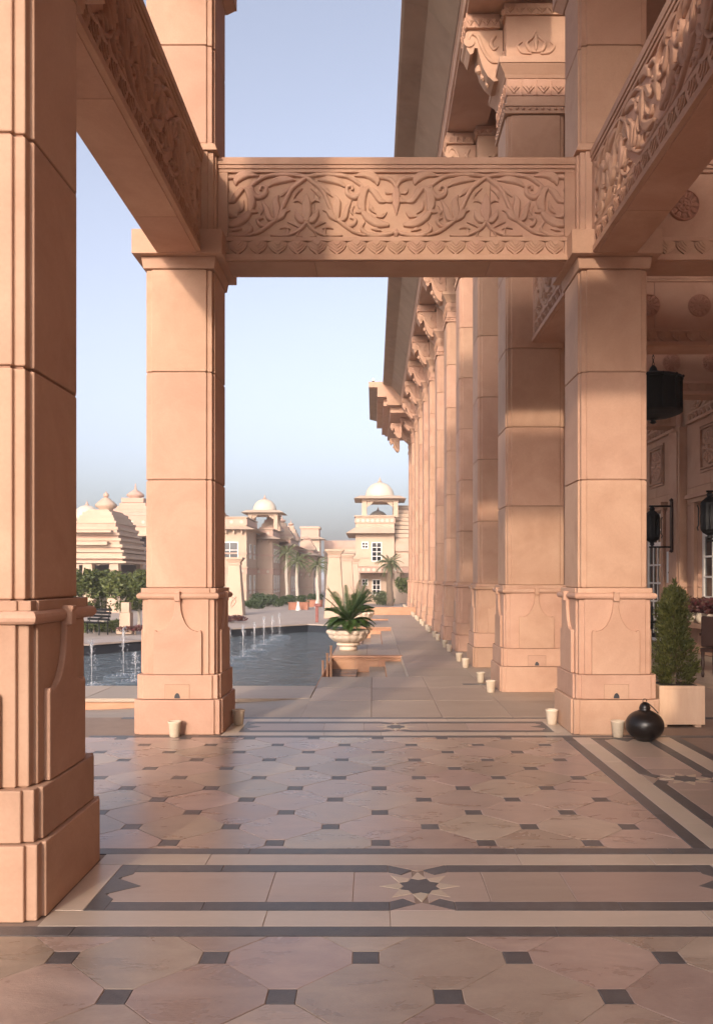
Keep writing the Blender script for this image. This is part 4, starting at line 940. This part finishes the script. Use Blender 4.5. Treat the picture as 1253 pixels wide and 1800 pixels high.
for k in range(6): jet(-2.86+.02*k, 16.2+1.55*k, .72-.02*(k%3), '%s fountain jet from the viewer in the row right of the left far pillar' % ORD[k], k)
jet(-4.5, 13.0, .74, 'leftmost fountain jet, beside the nearest left pillar', 20); jet(-4.42, 14.4, .86, 'tall fountain jet in the middle of the gap between the left pillars', 21); jet(-3.98, 13.6, .5, 'fountain jet just left of the left far pillar', 22)
# ---------------------------------------------------------------- greenery
def leaves(m, rn, c, rad, n, size, sq=1):
    for _ in range(n):
        while True:
            p = Vector((rn.uniform(-1,1), rn.uniform(-1,1), rn.uniform(-1,1)))
            if p.length < 1: break
        p = p*(p.length**-.35); p = Vector((p.x*rad[0], p.y*rad[1], p.z*rad[2])) + Vector(c)
        d = Vector((rn.gauss(0,1), rn.gauss(0,1), rn.gauss(0,.7))).normalized(); e = d.cross(Vector((rn.gauss(0,1), rn.gauss(0,1), rn.gauss(0,1)))).normalized(); s = size*rn.uniform(.6,1.4)
        m.add([p-d*s, p+e*s*.45, p+d*s, p-e*s*.45], [(0,1,2,3)])
def clipped_tree(px, Z, w0, label, seed):
    rn = random.Random(seed); x = PX(px,Z); z0 = gz(x,Z); t = thing('clipped_tree', label, 'tree', (x,Z,z0), 0, 'clipped trees beyond the pool')
    zt = 1.5+(VY-1003)*Z/F - z0 + rn.uniform(-.05,.05); zb = zt-1.25
    for k in range(3):
        a = rn.uniform(0,6.28); r_ = rn.uniform(.03,.10)
        MB().tube([(r_*math.cos(a), r_*math.sin(a), 0), (r_*math.cos(a)*.7, r_*math.sin(a), zb*.5), (r_*1.6*math.cos(a), r_*1.6*math.sin(a), zb+.15), (w0*.6*math.cos(a), w0*.6*math.sin(a), zb+.7)], [.035,.03,.026,.008], 7).obj('trunk', M['palmtrunk'], t)
    m = MB()
    for k in range(26):
        a = rn.uniform(0,6.283); r_ = w0*rn.uniform(.2,.95); leaves(m, rn, (r_*math.cos(a), r_*math.sin(a), zb+.18+rn.random()**.7*.98), (.26,.26,.2), 75, .075)
    for k in range(5): leaves(m, rn, (rn.uniform(-.3,.3), rn.uniform(-.3,.3), zb-.05), (.2,.2,.2), 50, .06)
    m.obj('crown', M['tree'], t)
for i, (px, Z, w0, lb) in enumerate(((143,30,.68,'clipped green tree at the left pillar edge beyond the bench'),(180,31,.70,'clipped green tree in the middle of the gap between the left pillars'),(214,29.5,.66,'clipped green tree beside the stone pedestal'),(246,31.5,.66,'clipped green tree half hidden by the left far pillar'),(115,33,.7,'clipped green tree mostly behind the nearest left pillar'))):
    clipped_tree(px, Z, w0, lb, 40+i)
def bush(x, y, z, rad, n, size, label, mat='hedge', name='bush', cat='bush', seed=0):
    rn = random.Random(seed or int(x*100+y)); t = thing(name, label, cat, (x,y,z), 0)
    m = MB()
    for k in range(max(4, int(n/90))):
        c = (rn.uniform(-1,1)*rad[0]*.75, rn.uniform(-1,1)*rad[1]*.75, rad[2]*rn.uniform(.35,.9)); leaves(m, rn, c, (rad[0]*.45, rad[1]*.45, rad[2]*.4), 90, size)
    m.obj('foliage', M[mat], t)
    MB().tube([(0,0,-.03),(0,0,rad[2]*.6)], [.03,.015], 6).obj('stem', M['trunk'], t)
for px, Z, rad, lb in ((441,52,(.75,.5,.42),'low dark hedge beside the left pylon'),(470,55,(1.1,.5,.55),'long dark hedge in front of the cream villas'),(492,58,(.9,.5,.6),'farther hedge left of the brick planter'),(458,58,(.7,.5,.75),'taller dark bush against the left villa wall')):
    bush(PX(px,Z), Z, gz(PX(px,Z),Z), rad, 1300, .09, lb)
bush(PX(410,36), 36, gz(-6,36), (.55,.4,.28), 700, .06, 'reddish flower bed at the foot of the left pylon', 'flower', 'flower_bed', 'flower bed')
bush(PX(238,28), 28, -.45, (.7,.4,.25), 600, .05, 'low flowering shrub right of the pedestal', 'flower', 'shrub', 'shrub', 5)
for px, lb in ((165,'low clipped hedge behind the bench'),(196,'low clipped hedge left of the pedestal')):
    bush(PX(px,29.4), 29.4, -.5, (.75,.35,.36), 900, .055, lb, 'tree', 'hedge', 'hedge')
bush(PX(668,58), 58, -.5, (1.1,.5,.85), 900, .1, 'grey green shrub in front of the kiosk villa door', 'palm')
bush(PX(707,55), 55, .4, (.55,.5,1.0), 800, .09, 'leafy shrub in the shaded porch right of the palm', 'tree')
def palm_frond(L, rise, droop, seed):
    rn = random.Random(seed); m = MB(); pts = [Vector((L*(i/10-.1*(i/10)**2), 0, rise*i/10-droop*(i/10)**2)) for i in range(11)]
    m.tube(pts, [.02*(1-.8*i/10) for i in range(11)], 4)
    for i in range(1, 26):
        u = .15+.85*i/25; k = u*10; j = min(int(k), 9); p = pts[j].lerp(pts[j+1], k-j); tn = (pts[j+1]-pts[j]).normalized(); ll = L*.28*(1-.6*u)*rn.uniform(.8,1.1)
        for s in (-1,1):
            d = (Vector((0,s,0))+tn*.8+Vector((0,0,-.25))).normalized(); m.add([p-tn*.018, p+tn*.018, p+d*ll+Vector((0,0,-.05))], [(0,1,2)])
    return m
PF = [palm_frond(*a).data('frond', M['palm']) for a in ((1.15,.5,.95,1),(1.1,.9,.9,2),(.95,1.1,.5,3),(1.1,.2,.9,4))]
def palm(px, Z, ytop, s, label, trunk='palmtrunk', r0=.10, n=26):
    x = PX(px,Z); z0 = gz(x,Z) if x < .6 else -.5; h = CAMH+(VY-ytop)*Z/F-z0; rn = random.Random(px)
    t = thing('palm_tree', label, 'palm', (x,Z,z0), 0, 'palm trees on the plaza')
    m = MB(); k = 16; m.tube([(.03*math.sin(i*.5), 0, h*i/k) for i in range(k+1)], [r0*(1.25-.35*i/k)*(1+.08*(i%2)) for i in range(k+1)], 9); m.obj('trunk', M[trunk], t)
    for i in range(n):
        o = link('frond', PF[[3,0,1,2][min(3,int(i/n*4))]], t, (0,0,h-.05+.1*i/n)); v_ = s*rn.uniform(.85,1.15); o.scale = (v_,v_,v_); o.rotation_euler = (rn.uniform(-.1,.1), rn.uniform(-.1,.1), i*2.39996)
palm(522, 56, 988, .95, 'palm with a pale trunk standing in the brick planter bed'); palm(504, 60, 972, .95, 'palm whose crown shows left behind the brick planter palm', n=20)
palm(558, 54, 994, .9, 'palm just left of the nearest right pylon')
palm(685, 57, 992, 1.05, 'date palm with a dark rough trunk in front of the kiosk villa', 'trunk', .2, 34)
# brick planter bed and red bollard
for x0, x1, Z, lb in ((507,541,50,'low red brick planter bed under the plaza palms'),(538,566,55,'second red brick bed behind the red bollard')):
    t = thing('brick_bed', lb, 'planter', (PX((x0+x1)/2,Z), Z, gz(PX(x0,Z),Z)))
    w2 = (x1-x0)*Z/F/2
    MB().box(-w2, w2, 0, .9, 0, .42).obj('wall', M['brick'], t); MB().box(-w2-.04, w2+.04, -.04, .94, .422, .47).obj('coping', M['brick'], t)
    m = MB(); rn = random.Random(x0)
    for k in range(8): leaves(m, rn, (rn.uniform(-w2,w2)*.8, .45, .65), (.3,.3,.25), 70, .07)
    m.obj('planting', M['hedge'], t)
t = thing('red_bollard', 'slim red bollard with a bent head at the far edge of the pool', 'bollard', (PX(557,27.2), 27.2, 0))
MB().box(-.05,.05,-.05,.05,-.02,.52).obj('post', M['redpost'], t, (0,0,0), 0, False, .01); MB().box(-.09,.15,-.09,.09,.522,.62).obj('head', M['redpost'], t, (0,0,0), 0, False, .02)
for px, Z, lb in ((524,49.2,'white conical lamp at the foot of the brick planter palm'),(556,52,'white lamp beside the second brick bed')):
    x = PX(px,Z); o = MB().lathe([(.17,0),(.16,.05),(.08,.3),(.05,.5),(.02,.52)], 14).obj('garden_lamp', M['white'], None, (x,Z,gz(x,Z)), 0, True); tag(o, lb, 'lamp', 'white garden lamps')
# bench and pedestal
t = thing('bench', 'black slatted garden bench half hidden by the nearest left pillar', 'bench', (PX(163,28),28,-.47), -.6)
for k in range(4): MB().box(-.6,.6,-.2+k*.11,-.11+k*.11,.40,.43).obj('seat_slat', M['iron'], t)
for k in range(4): MB().box(-.6,.6,.23+.03*k,.25+.03*k,.48+k*.11,.56+k*.11).obj('back_slat', M['iron'], t)
for s in (-1,1):
    for y in (-.16,.2): MB().tube([(s*.55,y,0),(s*.55,y*.9,.2),(s*.55,y,.41)], .022, 6).obj('leg', M['iron'], t)
    MB().tube([(s*.55,-.18,.42),(s*.57,-.2,.58),(s*.57,.0,.62),(s*.55,.26,.62)], .02, 6).obj('arm', M['iron'], t); MB().tube([(s*.5,.22,.42),(s*.5,.36,.92)], .02, 6).obj('back_post', M['iron'], t)
t = thing('pedestal', 'square cream pedestal among the clipped trees', 'pedestal', (PX(222,28.6),28.6,-.48))
MB().box(-.27,.27,-.27,.27,0,.22).obj('base', M['cream'], t, (0,0,0), 0, False, .01); MB().box(-.19,.19,-.19,.19,.222,.74).obj('shaft', M['cream'], t, (0,0,0), 0, False, .01); MB().box(-.14,.14,-.14,.14,.742,1.1).obj('top', M['cream'], t)
# ---------------------------------------------------------------- veranda furniture and lamps
t = thing('hanging_lantern', 'large black iron drum lantern hanging on a chain in the veranda', 'lantern', (4.30,12.5,3.86))
n = 12
MB().lathe([(.02,.0),(.05,.02),(.03,.05),(.10,.08),(.30,.11),(.41,.15),(.43,.17),(.43,.20),(.40,.20)], 24).obj('base', M['iron'], t)
MB().lathe([(.40,.66),(.44,.66),(.44,.69),(.38,.72),(.2,.77),(.07,.80),(.05,.86),(.02,.90)], 24).obj('top', M['iron'], t)
MB().lathe([(.385,.2),(.385,.66)], 24).obj('glass', M['iron'], t)
for i in range(n):
    a = 2*math.pi*i/n; MB().tube([(.42*math.cos(a), .42*math.sin(a), .18), (.42*math.cos(a), .42*math.sin(a), .68)], .012, 6).obj('bar', M['iron'], t)
    MB().lathe([(0,0),(.02,.015),(.02,.03),(0,.05)], 8, (.44*math.cos(a), .44*math.sin(a), .66)).obj('knob', M['iron'], t)
lk = MB().tube([(.016*math.cos(a), 0, .03*math.sin(a)) for a in [i*math.pi/5 for i in range(11)]], .005, 5).data('chain_link', M['iron'])
for i in range(90):
    o = link('chain_link', lk, t, (0,0,.92+i*.05), (math.pi/2 if i % 2 else 0))
def sconce(y, label):
    t = thing('wall_lantern', label, 'lantern', (6.21,y,2.05), 0, 'black wall lanterns on the veranda pilasters')
    MB().box(-.035,.0,-.05,.05,.02,1.02).lathe([(.0,0),(.05,.03),(.03,.06)], 8, (-.02,0,-.04)).obj('back_plate', M['wood'], t); MB().lathe([(.03,0),(.05,.04),(.0,.08)], 8, (-.02,0,1.02)).obj('finial', M['wood'], t)
    for z in (.93,.08): MB().tube([(-.02,0,z),(-.48,0,z)], .018, 7).obj('arm', M['iron'], t)
    MB().lathe([(.02,.10),(.05,.13),(.04,.17),(.12,.22),(.16,.27),(.17,.40),(.165,.55),(.17,.68),(.16,.74),(.10,.80),(.05,.84),(.06,.88),(.02,.93)], 8, (-.42,0,0)).obj('body', M['iron'], t)
    for i in range(8):
        a = 2*math.pi*(i+.5)/8; MB().tube([(-.42+.185*math.cos(a), .185*math.sin(a), .26),(-.42+.20*math.cos(a), .20*math.sin(a), .31),(-.42+.178*math.cos(a), .178*math.sin(a), .36),(-.42+.178*math.cos(a), .178*math.sin(a), .64),(-.42+.20*math.cos(a), .20*math.sin(a), .70)], .012, 5).obj('scroll_bar', M['iron'], t)
sconce(CY[2], 'black iron wall lantern on the pilaster left of the window'); sconce(CY[1], 'black iron wall lantern cut off by the right edge of the photo')
t = thing('notice', 'small white notice with a green emblem on the veranda wall', 'sign', (WALLX-.004,17.52,1.38), -math.pi/2)
MB().box(-.19,.19,-.012,0,0,.68).obj('sheet', M['paper'], t)
MB().plate([(.07*math.cos(a), .42+.12*math.sin(a)) for a in [i*math.pi/8 for i in range(16)]], -.015,-.0125).obj('emblem', M['signgreen'], t)
for i in range(4): MB().box(-.10+i*.052,-.06+i*.052,-.015,-.0125,.205,.24).obj('mark', M['ink'], t)
MB().box(-.02,.02,-.015,-.0125,.13,.17).obj('mark', M['ink'], t)
def chair(x, y, rz, mat, label):
    t = thing('armchair', label, 'chair', (x,y,0), rz, 'chairs on the veranda')
    MB().box(-.28,.28,-.26,.26,.38,.44).obj('seat', M[mat], t, (0,0,0), 0, False, .01); MB().box(-.26,.26,.24,.29,.46,.92).obj('backrest', M[mat], t, (0,0,0), 0, False, .02)
    for sx in (-1,1):
        for sy in (-1,1): MB().lathe([(.018,0),(.026,.05),(.02,.1),(.03,.2),(.024,.3),(.03,.378)], 8).obj('leg', M[mat], t, (sx*.25,sy*.23,0))
        MB().box(-.035,.035,-.3,.24,.62,.66).obj('arm', M[mat], t, (sx*.27,0,0), 0, False, .01); MB().lathe([(.018,.44),(.028,.5),(.018,.56),(.024,.618)], 8).obj('arm_post', M[mat], t, (sx*.27,-.22,0))
chair(5.28, 12.2, 2.4, 'wood', 'dark turned wood armchair at the right edge of the photo')
chair(5.45, 15.3, -1.2, 'iron', 'black armchair behind the conifer, in front of the door'); chair(5.35, 16.6, -1.6, 'iron', 'black armchair farther back beside the menu board')
t = thing('menu_board', 'black menu board on a stand beside the veranda door', 'board', (5.95,16.15,0), -.9)
MB().box(-.2,.2,-.015,.015,.75,1.15).obj('board', M['iron'], t, (0,0,0), 0, False, .005); MB().box(-.02,.02,.016,.05,.02,1.0).obj('post', M['iron'], t); MB().box(-.18,.18,-.14,.16,0,.019).obj('base', M['iron'], t)
for i, y in enumerate((14.55,14.95,15.4,15.8)):
    t = thing('sill_pot', 'pale round pot with red-leaved plant, %s from the right on the window sill' % ORD[i], 'pot', (6.23,y,.62), 0, 'pots on the window sill')
    MB().lathe([(.05,0),(.10,.03),(.125,.09),(.12,.15),(.085,.19),(.095,.205),(.075,.2)], 20).obj('pot', M['cup'], t, (0,0,0), 0, True)
    m = MB(); rn = random.Random(i); leaves(m, rn, (0,0,.34), (.16,.16,.16), 160, .05); m.obj('plant', M['flower'], t)
# ---------------------------------------------------------------- haze
HZ = bpy.data.materials.new('haze'); HZ.use_nodes = True; _n = HZ.node_tree.nodes; _n.remove(_n['Principled BSDF'])
_v = _n.new('ShaderNodeVolumePrincipled'); _v.inputs['Color'].default_value = (.93,.94,.97,1); _v.inputs['Density'].default_value = .0014; _v.inputs['Anisotropy'].default_value = .0
HZ.node_tree.links.new(_v.outputs[0], _n['Material Output'].inputs['Volume'])
hz_ = MB().box(-1480, 1480, -880, 2480, -2.4, 16).obj('haze', HZ); hz_['kind'] = 'stuff'
